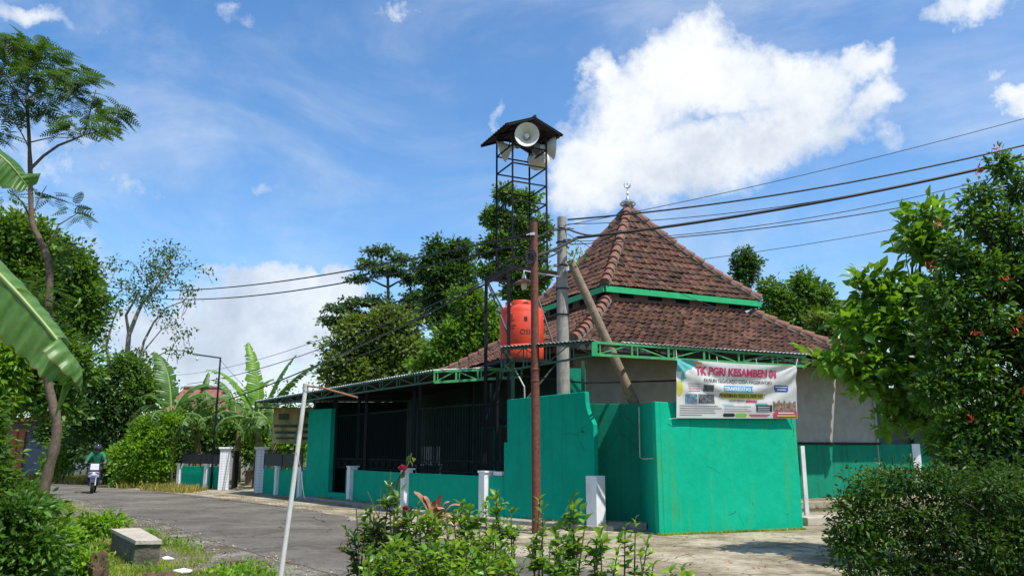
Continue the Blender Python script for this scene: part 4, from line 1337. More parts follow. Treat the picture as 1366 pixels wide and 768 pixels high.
pr = thing('timber_prop', 'pale timber prop leaning from the recess wall against the concrete pole', 'timber prop', (2.70, 17.45, 2.6))
mb = MB(); mb.tube([(2.72, 17.5, 2.55), (2.2, 17.48, 3.8), (1.78, 17.46, 4.78), (1.33, 17.45, 5.83)], [.115, .105, .10, .09], 12); mb.build('log', M_timber, pr, smooth=True)

lp = thing('pendant_lamp', 'brown conical lampshade on a pale arm between the two poles', 'lamp', tuple(W(699, 378, 16.3)))
c = W(699, 378, 16.3)
TMl = Matrix.Translation(c)
mb = MB(); mb.lathe([(.025, .17), (.04, .12), (.05, .10), (.19, .02), (.195, .0), (.18, -.005), (.05, .075), (.02, .08)], TMl, 28); mb.build('shade', M_copper, lp, smooth=True)
mb = MB(); mb.lathe([(.0, .24), (.02, .22), (.03, .18), (.045, .13), (.045, .10)], TMl, 16); mb.build('cap', M_white, lp, smooth=True)
mb = MB(); mb.lathe([(.055, .05), (.058, -.10), (.04, -.13), (0, -.135)], TMl, 16); mb.build('bulb', simple('frosted_glass', (.6, .55, .42), .3, .1, 5, 0), lp, smooth=True)
mb = MB(); mb.tube([c + Vector((0, 0, .22)), W(699, 361, 16.4), W(722, 365, 16.9), W(747, 369, 17.6)], .014, 6); mb.build('arm', M_pvc, lp)

sl = thing('street_lamp', 'thin dark street lamp with a short arm and bare bulb behind the gate', 'street lamp', (-12.2, 33.9, 0))
tp_, ta = W(294, 478, 33.9), W(257, 472, 33.9)
mb = MB(); mb.tube([(tp_.x, 33.9, 0), (tp_.x, 33.9, 3.2), (tp_.x, 33.9, tp_.z)], [.055, .045, .035], 10); mb.build('post', M_black, sl)
mb = MB(); mb.beam(tp_ + Vector((.03, 0, .02)), ta, .08, .06); mb.build('arm', M_galv_under, sl)
mb = MB(); b0 = W(263, 478, 33.9); mb.lathe([(.02, .12), (.03, .06), (.06, 0), (.06, -.04), (.03, -.09), (0, -.1)], Matrix.Translation(b0 + Vector((0, 0, .0))), 14); mb.build('bulb', simple('bulb_glass', (.7, .7, .66), .3, .1, 5, 0), sl, smooth=True)

pv = thing('leaning_pipe', 'off-white leaning pipe pole at the roadside with a thin copper rod at its top', 'pole', tuple(W(370, 800, 9.4)))
a, b = W(368, 812, 9.4), W(408, 514, 9.6)
mb = MB(); mb.tube([a, a.lerp(b, .5) + Vector((.008, 0, 0)), b], [.031, .029, .026], 12); mb.build('pipe', M_pvc, pv, smooth=True)
mb = MB(); mb.lathe([(.027, 0), (.036, .01), (.036, .1), (.027, .11)], Matrix.Translation(b - Vector((0, 0, .08))), 12); mb.build('socket', M_pvc, pv, smooth=True)
mb = MB(); mb.tube([W(405, 514, 9.6), W(430, 517, 9.5), W(477, 530, 9.3)], .0115, 8); mb.build('rod', M_copper, pv)
mb = MB(); mb.tube([W(396, 600, 9.5), W(401, 625, 9.5), W(404, 652, 9.5), W(406, 664, 9.5)], .002, 5); mb.build('string', M_pvc, pv)

# ------------------------------------------------------------------ cables
def cable(p, q, sag, rad, label, n=28):
    p, q = Vector(p), Vector(q)
    pts = [p.lerp(q, i / n) - Vector((0, 0, sag * 4 * (i / n) * (1 - i / n))) for i in range(n + 1)]
    mb = MB(); mb.tube(pts, rad, 6)
    o = mb.build('cable', M_wire, smooth=True)
    settag(o, label, 'cable', 'overhead cables')
PT = Vector((1.16, 17.6, 6.62))
def RE(px, py, Y=15.5): return W(px, py, Y)
cable(W(752, 301, 17.6), RE(1460, 132), .15, .008, 'highest thin cable running right from the concrete pole across the white cloud')
cable(W(757, 293, 17.6), RE(1460, 170), .28, .020, 'thick upper cable from the top of the concrete pole towards the right edge')
cable(W(757, 299, 17.6), RE(1460, 182), .42, .009, 'thin cable hanging just below the thick upper one')
cable(W(700, 346, 16.0), W(770, 317, 17.6), .05, .034, 'short bundled cable between the rusty pole and the concrete pole')
cable(W(770, 317, 17.6), RE(1460, 188), .22, .034, 'thickest black bundled cable crossing the upper roof to the right')
cable(W(765, 322, 17.6), RE(1460, 198), .42, .009, 'thin cable hanging just under the thickest bundle')
cable(W(760, 326, 17.6), RE(1460, 222), .30, .012, 'medium cable crossing the roof apex below the bundle')
cable(W(900, 350, 30), W(1460, 248, 26), .25, .012, 'lowest cable on the right, passing behind the mosque roof')
cable(W(757, 312, 17.6), W(960, 412, 19.0), .12, .008, 'slack thin cable drooping over the tiled upper roof')
cable(W(712, 310, 16.0), W(100, 374, 46), .9, .020, 'upper of the two long cables running left above the cloud bank')
cable(W(708, 322, 16.0), W(110, 378, 46), 1.1, .020, 'lower of the two long cables running left to the bare tree')
cable(W(735, 333, 17.2), W(262, 546, 38), .35, .024, 'heavy black cable sloping down left past the trees to the banana plants')
cable(W(700, 352, 17.0), W(250, 512, 42), .45, .014, 'thin cable sloping down left above the heavy one')
cable(W(700, 340, 17.0), W(235, 500, 44), .55, .009, 'faint uppermost cable fanning down left towards the street lamp')
cable(W(690, 380, 17.0), W(300, 520, 44), .55, .009, 'faint cable fanning down left between the thin and heavy ones')
cable(W(294, 480, 33.9), W(330, 520, 33), .02, .008, 'short stay cable beside the street lamp')
cable(W(740, 300, 17.6), W(712, 318, 16.05), .05, .018, 'short looped cable joining the tops of both poles')
cable(W(750, 332, 17.6), W(716, 345, 16.05), .07, .016, 'short sagging cable joining both poles beneath the bundle')
cable(W(757, 305, 17.5), W(790, 314, 17.6), .03, .022, 'stub of cable with a joint beside the concrete pole top')

# ------------------------------------------------------------------ concrete bench, rock, debris
root = thing('concrete_bench', 'mossy solid concrete block bench on the grass beside the road', 'bench', (-5.4, 12.2, 0))
g = [G(150, 755), G(181, 756.5), G(214.5, 757.5)]
A0, A1 = G(181, 756.5), G(214.5, 757.5)
back = Vector((-.60, 1.5, 0))
hb = .36
poly = [tuple(G(x, y, hb).xy) for x, y in ((180.5, 720.5), (214.5, 720), (187, 703.5), (150, 705))]
M_bench_side = simple('mossy_concrete', (.11, .10, .07), .95, .4, 5, .6, 40, dirt=(.045, .065, .02), dirt_amt=.9)
M_bench_top = simple('pale_concrete_top', (.42, .37, .29), .9, .2, 4, .4, 40, dirt=(.25, .2, .12), dirt_amt=.6)
mb = MB(); mb.prism(poly, 0, hb - .05); roughen(mb.build('block', M_bench_side, root), .03, .12, 5)
cx_, cy_ = sum(p[0] for p in poly) / 4, sum(p[1] for p in poly) / 4
mb = MB(); mb.prism([(cx_ + (x - cx_) * 1.04, cy_ + (y - cy_) * 1.02) for x, y in poly], hb - .05, hb); roughen(mb.build('slab_top', M_bench_top, root), .018, .08, 5)
def rock(name, label, loc, size, mat, seed=1, cat='rock', group=None):
    bm_v, bm_f = [], []
    n, m = 20, 12
    for j in range(m + 1):
        th = math.pi * j / m
        for i in range(n):
            a = 2 * math.pi * i / n
            d = Vector((math.sin(th) * math.cos(a), math.sin(th) * math.sin(a), math.cos(th)))
            k = 1 + .38 * mnoise.noise(d * 1.7 + Vector((seed, 0, 0))) + .16 * mnoise.noise(d * 5 + Vector((0, seed, 0)))
            bm_v.append((loc[0] + d.x * size[0] * k, loc[1] + d.y * size[1] * k, loc[2] + d.z * size[2] * k))
    for j in range(m):
        for i in range(n):
            bm_f.append((j * n + i, (j + 1) * n + i, (j + 1) * n + (i + 1) % n, j * n + (i + 1) % n))
    mb = MB(); mb.add(bm_v, bm_f)
    o = mb.build(name, mat, smooth=True)
    t = bpy.data.textures.new('rock_relief', 'CLOUDS'); t.noise_scale = .07; t.noise_depth = 5
    sb = o.modifiers.new('sub', 'SUBSURF'); sb.levels = sb.render_levels = 2
    dm = o.modifiers.new('relief', 'DISPLACE'); dm.texture = t; dm.strength = size[0] * .55; dm.mid_level = .5
    return settag(o, label, cat, group)
M_later = simple('red_brown_rock', (.11, .06, .038), .95, .6, 11, 1.0, 25, dirt=(.035, .028, .018), dirt_amt=.9)
p = G(126, 790)
rock('rock', 'rough reddish-brown upright rock in the weeds left of the bench', (p.x, p.y, .08), (.14, .13, .36), M_later, 3)
p = G(195, 775); rock('rock', 'flat reddish-brown rock at the foot of the bench', (p.x + .15, p.y, -.02), (.26, .16, .12), M_later, 8)
p = G(469, 695); rock('stone', 'small pale stone on the asphalt beside the rose bush', (p.x, p.y, .04), (.10, .08, .05), M_concrete, 5, 'stone')
for k, (px, py, s, lab) in enumerate(((222, 748, .12, 'white scrap of litter just right of the bench, nearer the bench'), (245, 765, .2, 'largest white litter scrap at the bottom edge near the bench'), (98, 735, .08, 'white litter scrap in the weeds left of the bench'), (225, 727, .09, 'pale litter scrap on the grass behind the bench'))):
    p = G(px, py); mb = MB()
    rr = random.Random(k)
    ring = [(p.x + s * math.cos(a) * rr.uniform(.5, 1), p.y + s * .6 * math.sin(a) * rr.uniform(.5, 1), .03 + rr.uniform(0, .03)) for a in [i * math.pi / 4 for i in range(8)]]
    mb.add(ring + [(p.x, p.y, .075)] + [(x, y, z - .015) for x, y, z in ring] , [(i, (i + 1) % 8, 8) for i in range(8)] + [(9 + (i + 1) % 8, 9 + i, i, (i + 1) % 8)[::-1] for i in range(8)])
    settag(mb.build('litter', M_white), lab, 'litter', 'litter on the verge')

# right hand side porch
sp = thing('side_porch', 'dark open side porch with posts and green parapet behind the right-hand trees', 'building', (12, 24, 0))
B = mq[(1, -1)]
def along(t, z=0.0, b=0.0):
    p = B + d1 * t + d2 * b; return Vector((p.x, p.y, z))
a, b = along(.02), along(7)
mb = MB(); mb.wall((a.x, a.y), (b.x, b.y), [(0, .1), (1, .1), (1, 1.78), (0, 1.78)], .12); mb.build('parapet', M_green_old, sp)
a, b = along(.05, b=.3), along(7, b=.3)
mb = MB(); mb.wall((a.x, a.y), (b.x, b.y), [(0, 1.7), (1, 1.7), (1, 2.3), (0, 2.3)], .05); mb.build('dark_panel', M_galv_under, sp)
for t in (.25, 1.9, 3.7, 5.4, 6.9):
    mb = MB(); p = along(t, 0, .2); mb.beam(p, p + Vector((0, 0, 3.5)), .16); mb.build('column', M_frame, sp)
mb = MB(); p = along(1.55, 0, -.06); mb.beam(p, p + Vector((0, 0, 1.8)), .26, .1); mb.build('white_post', M_white, sp)
mb = MB(); mb.beam(along(0, 3.5, .2), along(7.2, 3.5, .2), .15, .2); mb.build('beam', M_darkwood, sp)
corr_sheet('roof_sheet', along(-1.6, 3.72, -1.3), along(7.5, 3.72, -1.3), along(7.5, 4.9, 4), along(-1.6, 4.9, 4), M_galv, sp, .12, .02, 4)  # sheet extended left and forward to shade the mosque wall
pl = [along(-4.6, 0, -1.1), along(7, 0, -1.1), along(7, 0, .0), along(-4.6, 0, 0)]
mb = MB(); mb.prism([(q.x, q.y) for q in pl], 0, .2); settag(mb.build('plinth', M_apron, bevel=.02), kind='structure')
p = W(1073, 640, 18.9); mb = MB(); mb.box((p.x, p.y, .85), (.09, .09, 1.7)); settag(mb.build('marker_post', M_white), 'thin white post at the right end of the bannered block wall', 'post')
p = G(1093, 700); mb = MB(); mb.box((p.x + .3, p.y + .2, .09), (1.5, .5, .18), .3); settag(mb.build('doorstep', M_bench_top, bevel=.02), 'yellowish cement doorstep right of the bannered block', 'step')

# ------------------------------------------------------------------ background houses
M_redroof = simple('faded_red_roof', (.27, .10, .08), .85, .4, 3, .3, 20, dirt=(.12, .06, .05), dirt_amt=.7)
h = thing('red_roof_house', 'house with faded red tiled roof half hidden behind the banana plants', 'house', (-16.5, 44, 0))
c = Vector((W(272, 560, 46).x, 46, 0))
mb = MB(); mb.box((c.x - .2, c.y, 1.45), (4.4, 5, 2.9)); mb.build('wall', M_cream, h)
mb = MB()
hz0, hz1 = 3.0, W(272, 518, 46).z
x0, x1 = c.x - 2.2, c.x + 1.9
mb.add([(x0, 43, hz0), (x1, 43, hz0), (x1 - .9, 46, hz1), (x0 + .9, 46, hz1), (x0, 49, hz0), (x1, 49, hz0)], [(0, 1, 2, 3), (3, 2, 5, 4), (0, 3, 4), (1, 5, 2), (0, 4, 5, 1)])
rf = mb.build('roof', M_redroof, h)
mb = MB(); mb.tube([(x0 + .9, 46, hz1 + .03), (x1 - .9, 46, hz1 + .03)], .12, 8); mb.build('ridge', M_ridge, rf)
mb = MB(); mb.box((c.x - 1, 43.45, 1.7), (1.2, .08, 1.2)); mb.build('window', M_darkwood, h)
h = thing('roadside_house', 'grey roadside house with orange door frame at the far left of the road', 'house', (-29, 47, 0))
pA = G(12, 632); 
bx = W(30, 600, 46)
mb = MB(); mb.box((bx.x - 1.0, 49, 1.6), (6.5, 5, 3.2)); mb.build('wall', simple('blue_grey_wall', (.16, .18, .22), .8, .15, 3, .1), h)
mb = MB()
for px in (17, 27): 
    q_ = W(px, 600, 46.4); mb.box((q_.x, 46.42, 1.35), (.38, .12, 2.6))
q_ = W(22, 600, 46.4); mb.box((q_.x, 46.42, 2.72), (1.1, .13, .16)); mb.build('door_frame', simple('orange_wood', (.45, .13, .035), .6, .25, 5, .1), h)
mb = MB(); mb.box((q_.x, 46.46, 1.3), (.5, .06, 2.5)); mb.build('door', M_darkwood, h)
mb = MB(); mb.prism([(bx.x - 5, 45.2), (bx.x + 3, 45.2), (bx.x + 3, 52), (bx.x - 5, 52)], 3.2, 3.4); mb.build('roof', M_redroof, h)
pot = thing('planter', 'round planter of orange foliage in front of the far left house', 'planter', tuple(G(31, 634)))
c = G(31, 634)
mb = MB(); mb.lathe([(.28, 0), (.36, .1), (.42, .45), (.46, .5), (.40, .5), (.38, .42), (0, .42)], Matrix.Translation(c), 20); mb.build('pot', M_darkpanel, pot, smooth=True)
M_orleaf = leafmat('orange_foliage', (.30, .07, .02), (.50, .16, .03))
P = np.array(c) + np.array([0, 0, .62]) + RNG.normal(size=(350, 3)) * np.array([.36, .3, .1])
leaf_obj('foliage', T_quad(.5), P, RNG.normal(size=(350, 3)) + np.array([0, 0, .6]), RNG.normal(size=(350, 3)), np.full(350, .16), M_orleaf, pot)
tb_ = thing('stone_table', 'low white-topped table by the far left house', 'table', tuple(G(30, 628)))
c = G(29, 628)
mb = MB(); mb.box((c.x, c.y + .5, 1.05), (1.7, .5, .1)); mb.build('table_top', M_white, tb_)
mb = MB(); mb.box((c.x - .5, c.y + .5, .5), (.25, .4, 1.0)); mb.build('leg', M_concrete, tb_)
mb = MB(); mb.box((c.x + .5, c.y + .5, .5), (.25, .4, 1.0)); mb.build('leg', M_concrete, tb_)
def catm(P, k=6):
    out = []
    for i in range(len(P) - 1):
        a, b, c, d = (P[max(0, min(len(P) - 1, j))] for j in (i - 1, i, i + 1, i + 2))
        for s in range(k):
            t = s / k
            out.append(.5 * ((2 * b) + (c - a) * t + (2 * a - 5 * b + 4 * c - d) * t * t + (3 * b - a - 3 * c + d) * t ** 3))
    out.append(P[-1]); return out
# ------------------------------------------------------------------ leaf materials
L_mid = leafmat('mid_green_leaves', (.024, .070, .012), (.105, .215, .024))
L_bright = leafmat('bright_green_leaves', (.045, .13, .010), (.18, .34, .022), (.30, .36, .03), .95, trans=.42)
L_dark = leafmat('dark_green_leaves', (.014, .046, .012), (.055, .125, .024), rough=.4)
L_gloss = leafmat('glossy_dark_leaves', (.012, .045, .008), (.075, .17, .016), rough=.42, gloss=.3, trans=.3)
L_olive = leafmat('yellow_green_leaves', (.045, .095, .018), (.14, .21, .035), (.22, .2, .04), .95)
L_feather = leafmat('feathery_leaves', (.020, .060, .012), (.06, .13, .022))
L_blue = leafmat('blue_green_leaves', (.024, .065, .024), (.080, .155, .048))
L_rose = leafmat('rose_leaves', (.035, .085, .012), (.12, .22, .03), (.25, .08, .03), .93, rough=.35)
L_shrub = leafmat('shrub_leaves', (.032, .10, .010), (.19, .36, .03), (.32, .40, .04), .93, rough=.38, gloss=.35, trans=.42)
L_cord = leafmat('pink_brown_leaves', (.22, .06, .045), (.45, .20, .12), rough=.4)
L_grass = leafmat('grass_blades', (.08, .15, .015), (.30, .36, .05), (.42, .36, .12), .88, rough=.6)
L_dry = leafmat('dry_grass', (.12, .13, .03), (.34, .30, .08), rough=.7)
L_palm = leafmat('palm_leaves', (.03, .08, .015), (.10, .17, .03))
M_petal = simple('deep_pink_petal', (.55, .02, .06), .5, .3, 30, 0)
M_petal_w = simple('white_petal', (.75, .72, .66), .5, .1, 30, 0)
M_redfl = simple('red_orange_petals', (.62, .06, .02), .5, .3, 30, 0)

def gb(px, Y):           # ground point under a photo column
    q = W(px, 600, Y); return Vector((q.x, Y, 0))
LF = T_leaf(.42); LFW = T_leaf(.5, .08, .2); LQ = T_quad(.55); LN = T_leaf(.26, .06, .1)

def bgtree(name, label, bx_, Y, trunkpx, blobs, mat, ncl, per, cr, ls, tr, bark=M_bark, tmpl=LQ, group='trees behind the mosque and porch', **k):
    base = gb(bx_, Y)
    trunk = [W(px, py, Y) for px, py in trunkpx]
    bl = [BL(*b[:4], Y, b[4] if len(b) > 4 else 0) for b in blobs]
    return make_tree(name, label, 'tree', base, trunk, bl, bark, mat, tmpl, ncl, per, cr, ls, tr, group=group, **k)

# centre
bgtree('broadleaf_tree', 'wide light olive-green tree above the porch canopy, left of the centre group', 505, 42, [(505, 560), (503, 510), (502, 470)],
       [(500, 445, 48, 34), (465, 478, 38, 32), (545, 468, 42, 36), (520, 430, 34, 22), (452, 500, 28, 22), (500, 500, 60, 26), (475, 440, 24, 18), (560, 500, 34, 22)], L_olive, 623, 32, 0.396, 0.246, .28)
bgtree('albizia_tree', 'tall feathery tree with thin flat tiers of foliage, behind the olive-green tree', 515, 50, [(517, 500), (519, 430), (517, 360)],
       [(505, 335, 24, 8), (535, 345, 22, 8), (495, 352, 26, 7), (520, 362, 42, 9), (548, 372, 20, 9), (480, 372, 20, 6), (555, 395, 22, 12), (545, 410, 28, 14), (455, 412, 30, 8), (490, 402, 40, 8), (445, 430, 22, 9), (480, 425, 34, 10), (560, 425, 24, 14)],
       L_blue, 609, 20, 0.302, 0.221, .2, flat=.35, shell=.1, twigs=3)
bgtree('dark_tree', 'dense dark blue-green tree right of the feathery tree', 598, 46, [(598, 540), (600, 460), (596, 390)],
       [(588, 338, 24, 20), (612, 335, 20, 18), (575, 362, 20, 20), (600, 370, 34, 30), (618, 375, 18, 26), (585, 395, 26, 26), (610, 405, 28, 26), (600, 430, 30, 18)], L_dark, 580, 32, 0.346, 0.246, .25)
bgtree('tall_tree', 'tallest dark green tree rising behind the loudspeaker tower', 690, 40, [(692, 500), (688, 400), (690, 330)],
       [(674, 258, 15, 10), (700, 268, 18, 12), (660, 290, 18, 14), (692, 300, 24, 16), (719, 305, 14, 18), (668, 325, 24, 16), (706, 338, 22, 18), (650, 335, 12, 9), (684, 358, 28, 18), (652, 362, 14, 10), (716, 370, 18, 16), (700, 390, 28, 16)], L_mid, 623, 32, 0.302, 0.221, .22)
bgtree('bright_tree', 'yellow-green leafy tree just left of the water tank', 640, 34, [(640, 540), (640, 480)],
       [(625, 398, 20, 16), (640, 420, 30, 24), (612, 445, 30, 26), (650, 450, 28, 26), (590, 470, 30, 22), (630, 475, 40, 24), (575, 488, 26, 14), (665, 470, 20, 24)], leafmat('fresh_mid_green_leaves', (.030, .085, .012), (.125, .245, .025), (.22, .30, .04), .95), 609, 28, 0.302, 0.221, .18)
bgtree('slender_tree', 'small dark tree with a narrow crown, furthest left behind the mosque ridge', 992, 45, [(993, 480), (992, 400)],
       [(992, 342, 16, 9), (985, 355, 14, 9), (1003, 352, 16, 7), (994, 366, 20, 9), (990, 380, 14, 8)], L_dark, 130, 24, 0.252, 0.197, .14)
bgtree('broadleaf_tree', 'rounded mid-green tree directly behind the right slope of the lower roof', 1050, 40, [(1052, 500), (1050, 440)],
       [(1030, 385, 20, 14), (1070, 375, 18, 14), (1045, 405, 32, 18), (1085, 395, 24, 20), (1075, 425, 38, 20), (1108, 415, 22, 20), (1030, 425, 24, 16), (1115, 440, 22, 16), (1085, 450, 40, 14)], L_mid, 493, 30, 0.302, 0.221, .2)
bgtree('broadleaf_tree', 'pale yellow-green tree half hidden by the right foreground tree', 1120, 36, [(1122, 500), (1120, 450)],
       [(1095, 430, 26, 14), (1120, 455, 30, 20), (1150, 440, 24, 18), (1110, 480, 40, 16)], L_olive, 232, 28, 0.288, 0.205, .16)
# palm behind
pt_ = thing('palm_tree', 'coconut palm fronds showing between the right-hand trees and the mosque', 'palm tree', tuple(gb(1138, 44)), 'trees behind the mosque and porch')
c = W(1138, 415, 44)
mb = MB(); mb.tube([gb(1138, 44), c], [.22, .15], 10); mb.build('trunk', M_bark_grey, pt_, smooth=True)
nfr = 13
P = np.repeat(np.array(c)[None], nfr, 0); A_ = np.arange(nfr) * 2.4
D = np.stack([np.cos(A_), np.sin(A_), .25 + .5 * RNG.random(nfr)], 1)
leaf_obj('crown', T_frond(26, .22, .02, .55), P, D, np.tile([[0, 0, 1.0]], (nfr, 1)), np.full(nfr, 2.9), L_palm, pt_)

# left: rounded dense tree behind the feathery one
bgtree('dense_tree', 'big rounded bright green tree behind the crooked trunk on the left', -2, 27, [(0, 560), (25, 480), (50, 420)],
       [(20, 310, 40, 26), (60, 325, 34, 28), (10, 350, 40, 36), (55, 370, 50, 34), (100, 370, 34, 28), (112, 400, 30, 24), (60, 415, 56, 30), (15, 420, 40, 40), (105, 430, 34, 20), (90, 345, 26, 20)], L_mid, 900, 28, .28, .20, .22, group='trees on the left of the road', bark=M_bark_dark)
bgtree('shade_tree', 'dark leafy mass of tree under and behind the large banana leaf', -12, 24, [(-10, 600), (10, 540)],
       [(20, 470, 55, 40), (70, 465, 40, 30), (40, 512, 44, 28), (95, 490, 28, 30), (-4, 535, 26, 26), (75, 535, 26, 22)], L_mid, 420, 30, .34, .2, .2, group='trees on the left of the road', bark=M_bark_dark)

# bare pale tree with sparse tufts
Yb = 41
root = thing('sparse_tree', 'pale bare-limbed tree with scattered tufts of leaves left of the white clouds', 'tree', tuple(gb(169, Yb)), 'trees on the left of the road')
wp = lambda x, y, dy=0: W(x, y, Yb + dy)
mb = MB()
def poly(pts, r0, r1, dy=0):
    P_ = [wp(x, y, dy * i / max(1, len(pts) - 1)) for i, (x, y) in enumerate(pts)]
    P2 = []
    for i in range(len(P_) - 1):
        for k in range(3): P2.append(P_[i].lerp(P_[i + 1], k / 3))
    P2.append(P_[-1])
    mb.tube(P2, [.62 * r0 + .62 * (r1 - r0) * i / (len(P2) - 1) for i in range(len(P2))], 8)
poly([(172, 650), (169, 560), (168, 492), (172, 446), (184, 416), (192, 400)], .30, .13)
poly([(192, 400), (208, 385), (222, 368), (230, 352), (224, 340)], .13, .05, 1)
poly([(172, 446), (168, 420), (180, 400), (186, 385)], .14, .05, -1.5)
poly([(183, 640), (182, 500), (192, 455), (205, 430), (222, 410), (245, 402)], .15, .04, 1.5)
poly([(190, 470), (215, 440), (232, 432)], .06, .025, 1)
poly([(180, 510), (200, 480), (227, 466), (248, 468)], .07, .03, -1)
poly([(146, 640), (145, 480), (142, 460), (150, 430), (160, 404)], .16, .05, -1)
poly([(145, 480), (134, 445), (142, 420)], .07, .03, 1)
poly([(145, 480), (128, 470), (105, 460)], .10, .04, 1)
poly([(222, 368), (240, 356), (252, 354), (275, 362)], .045, .02, .5)
poly([(208, 385), (190, 365), (176, 350), (156, 345)], .05, .02, -1)
poly([(192, 400), (170, 380), (150, 375), (135, 362)], .05, .02, 1)
poly([(222, 368), (240, 380), (256, 390)], .045, .02, 1)
poly([(230, 352), (216, 338), (220, 330), (238, 331)], .045, .02, -.5)
poly([(168, 530), (160, 480), (150, 470)], .05, .03, 1)
tufts = [(150, 345), (145, 355), (138, 362), (156, 357), (180, 357), (200, 349), (204, 355), (220, 332), (224, 340), (238, 331), (251, 354), (275, 362), (211, 352), (203, 367), (210, 364), (232, 356), (224, 372), (218, 366), (177, 377), (165, 378), (159, 377), (211, 388), (198, 382), (205, 378), (245, 381), (257, 386), (251, 390), (185, 395), (178, 390), (162, 403), (155, 400), (198, 398), (205, 395), (190, 405), (248, 404), (255, 402), (232, 423), (216, 419), (224, 410), (212, 412), (233, 434), (245, 445), (250, 441), (219, 432), (227, 466), (235, 470), (248, 467), (182, 466), (136, 442), (130, 446), (128, 463), (142, 452), (160, 415), (220, 335), (227, 345), (216, 358), (196, 372), (188, 400), (146, 410), (140, 430), (238, 450)]
big_t = {(220, 332), (224, 340), (203, 367), (210, 364), (218, 366), (224, 372), (177, 377), (205, 378), (185, 395), (198, 398), (211, 352), (190, 405), (136, 442), (162, 403)}
Ps, Ds, Ns = [], [], []
for i, (x, y) in enumerate(tufts):
    k = 60 if (x, y) in big_t else 26
    dy = RNG.uniform(-1.5, 1.5)
    c = np.array(wp(x, y, dy))
    s = .42 if (x, y) in big_t else .25
    Ps.append(c + RNG.normal(size=(k, 3)) * np.array([s, s, s * .55])); Ds.append(RNG.normal(size=(k, 3)) + np.array([0, 0, -.5])); Ns.append(RNG.normal(size=(k, 3)) * .5 + np.array([0, 0, 1]))
    mb.tube([c, c + np.array([RNG.uniform(-.5, .5), 0, -RNG.uniform(.3, .9)])], [.012, .018], 5)
mb.build('trunk', M_bark_grey, root, smooth=True)
P = np.concatenate(Ps)
leaf_obj('crown', LQ, P, np.concatenate(Ds), np.concatenate(Ns), .15 + .10 * RNG.random(len(P)), L_feather, root)

# crooked feathery tree at the left
Yc = 21.5
root = thing('feathery_tree', 'tall crooked tree with thin feathery umbrella crown at the left edge of the road', 'tree', tuple(G(53, 682)), 'trees on the left of the road')
mb = MB()
tpx = [(51, 684), (56, 662), (64, 630), (72, 598), (76, 570), (72, 545), (66, 520), (62, 488), (62, 440), (66, 385), (64, 348), (54, 322), (43, 298), (41, 262), (40, 215), (38, 170), (36, 130), (38, 100)]
tw_ = [16, 14, 13, 12.5, 12, 11.5, 11, 10.5, 10, 9.5, 9, 8.5, 7.5, 6.5, 5.5, 4.5, 3.5, 2.5]
mb.tube(catm([W(x, y, Yc) for x, y in tpx], 3), [np.interp(i / 3, range(len(tw_)), tw_) * .5 * mpp(Yc) * (1 + .09 * math.sin(i * 2.3) + .06 * math.sin(i * 5.1)) for i in range(3 * (len(tpx) - 1) + 1)], 12)
def fl(pts, w0, w1, dy=0):
    n = len(pts)
    mb.tube([W(x, y, Yc + dy * i / (n - 1)) for i, (x, y) in enumerate(pts)], [(w0 + (w1 - w0) * i / (n - 1)) * .5 * mpp(Yc) for i in range(n)], 7)
fl([(42, 224), (58, 208), (78, 194), (96, 187), (112, 180), (120, 150), (128, 120)], 4.5, 1.5, 1.2)
fl([(112, 180), (130, 176), (150, 160), (170, 152)], 2, 1, .6)
fl([(40, 190), (70, 183), (100, 184)], 2, 1, -1)
fl([(38, 150), (25, 130), (8, 105), (-10, 90)], 3, 1.2, -1)
fl([(37, 140), (55, 120), (75, 95), (90, 80)], 3, 1, 1)
fl([(38, 170), (20, 165), (0, 160), (-15, 150)], 2.5, 1, 1)
fl([(40, 200), (30, 180), (18, 160), (10, 140)], 2, 1, -1.4)
fl([(36, 120), (48, 95), (50, 70), (45, 55)], 2.5, 1, 0)
fl([(41, 290), (30, 270), (15, 255)], 3.5, 1.5, -.8)
fl([(43, 290), (52, 265), (62, 248)], 2.5, 1, .8)
fl([(60, 335), (78, 300), (98, 288), (112, 278)], 2.5, 1, .4)
mb.build('trunk', M_bark, root, smooth=True)
fb = [(10, 55, 28, 12), (35, 62, 30, 12), (62, 72, 28, 13), (15, 85, 34, 14), (50, 98, 34, 14), (85, 92, 28, 14), (110, 108, 24, 12), (18, 115, 26, 14), (65, 122, 26, 14), (100, 128, 22, 12), (20, 145, 26, 12), (62, 148, 22, 10), (128, 152, 24, 13), (155, 150, 18, 10), (110, 168, 26, 10), (142, 172, 20, 9), (90, 175, 16, 7), (5, 180, 20, 7), (-5, 70, 26, 30)]
lo = [(50, 258, 16, 7), (68, 262, 14, 6), (98, 278, 14, 7), (108, 288, 12, 6), (8, 262, 10, 6), (88, 330, 10, 5), (60, 400, 22, 30), (78, 350, 16, 10), (30, 385, 22, 16)]
Ps, Ds, Ns = [], [], []
for bs, dens in ((fb, 1.0), (lo, .55)):
    for (x, y, rx, ry) in bs:
        k = int(rx * ry * .13 * dens) + 5
        c = np.array(W(x, y, Yc + RNG.uniform(-1.6, 1.6)))
        r_ = np.array([rx, (rx + ry) * .45, ry]) * mpp(Yc)
        o = nrmz(RNG.normal(size=(k, 3))) * RNG.random((k, 1)) ** .5 * r_
        Ps.append(c + o)
        dd = o / r_.max() * .8 + RNG.normal(size=(k, 3)) * .45; dd[:, 2] = dd[:, 2] * .35 - .1; dd[:, 0] += .25
        Ds.append(dd); Ns.append(np.array([0, 0, 1]) + RNG.normal(size=(k, 3)) * .25)
P = np.concatenate(Ps)
leaf_obj('crown', T_frond(8, .24, .075, .22), P, np.concatenate(Ds), np.concatenate(Ns), .34 + .30 * RNG.random(len(P)), L_feather, root)

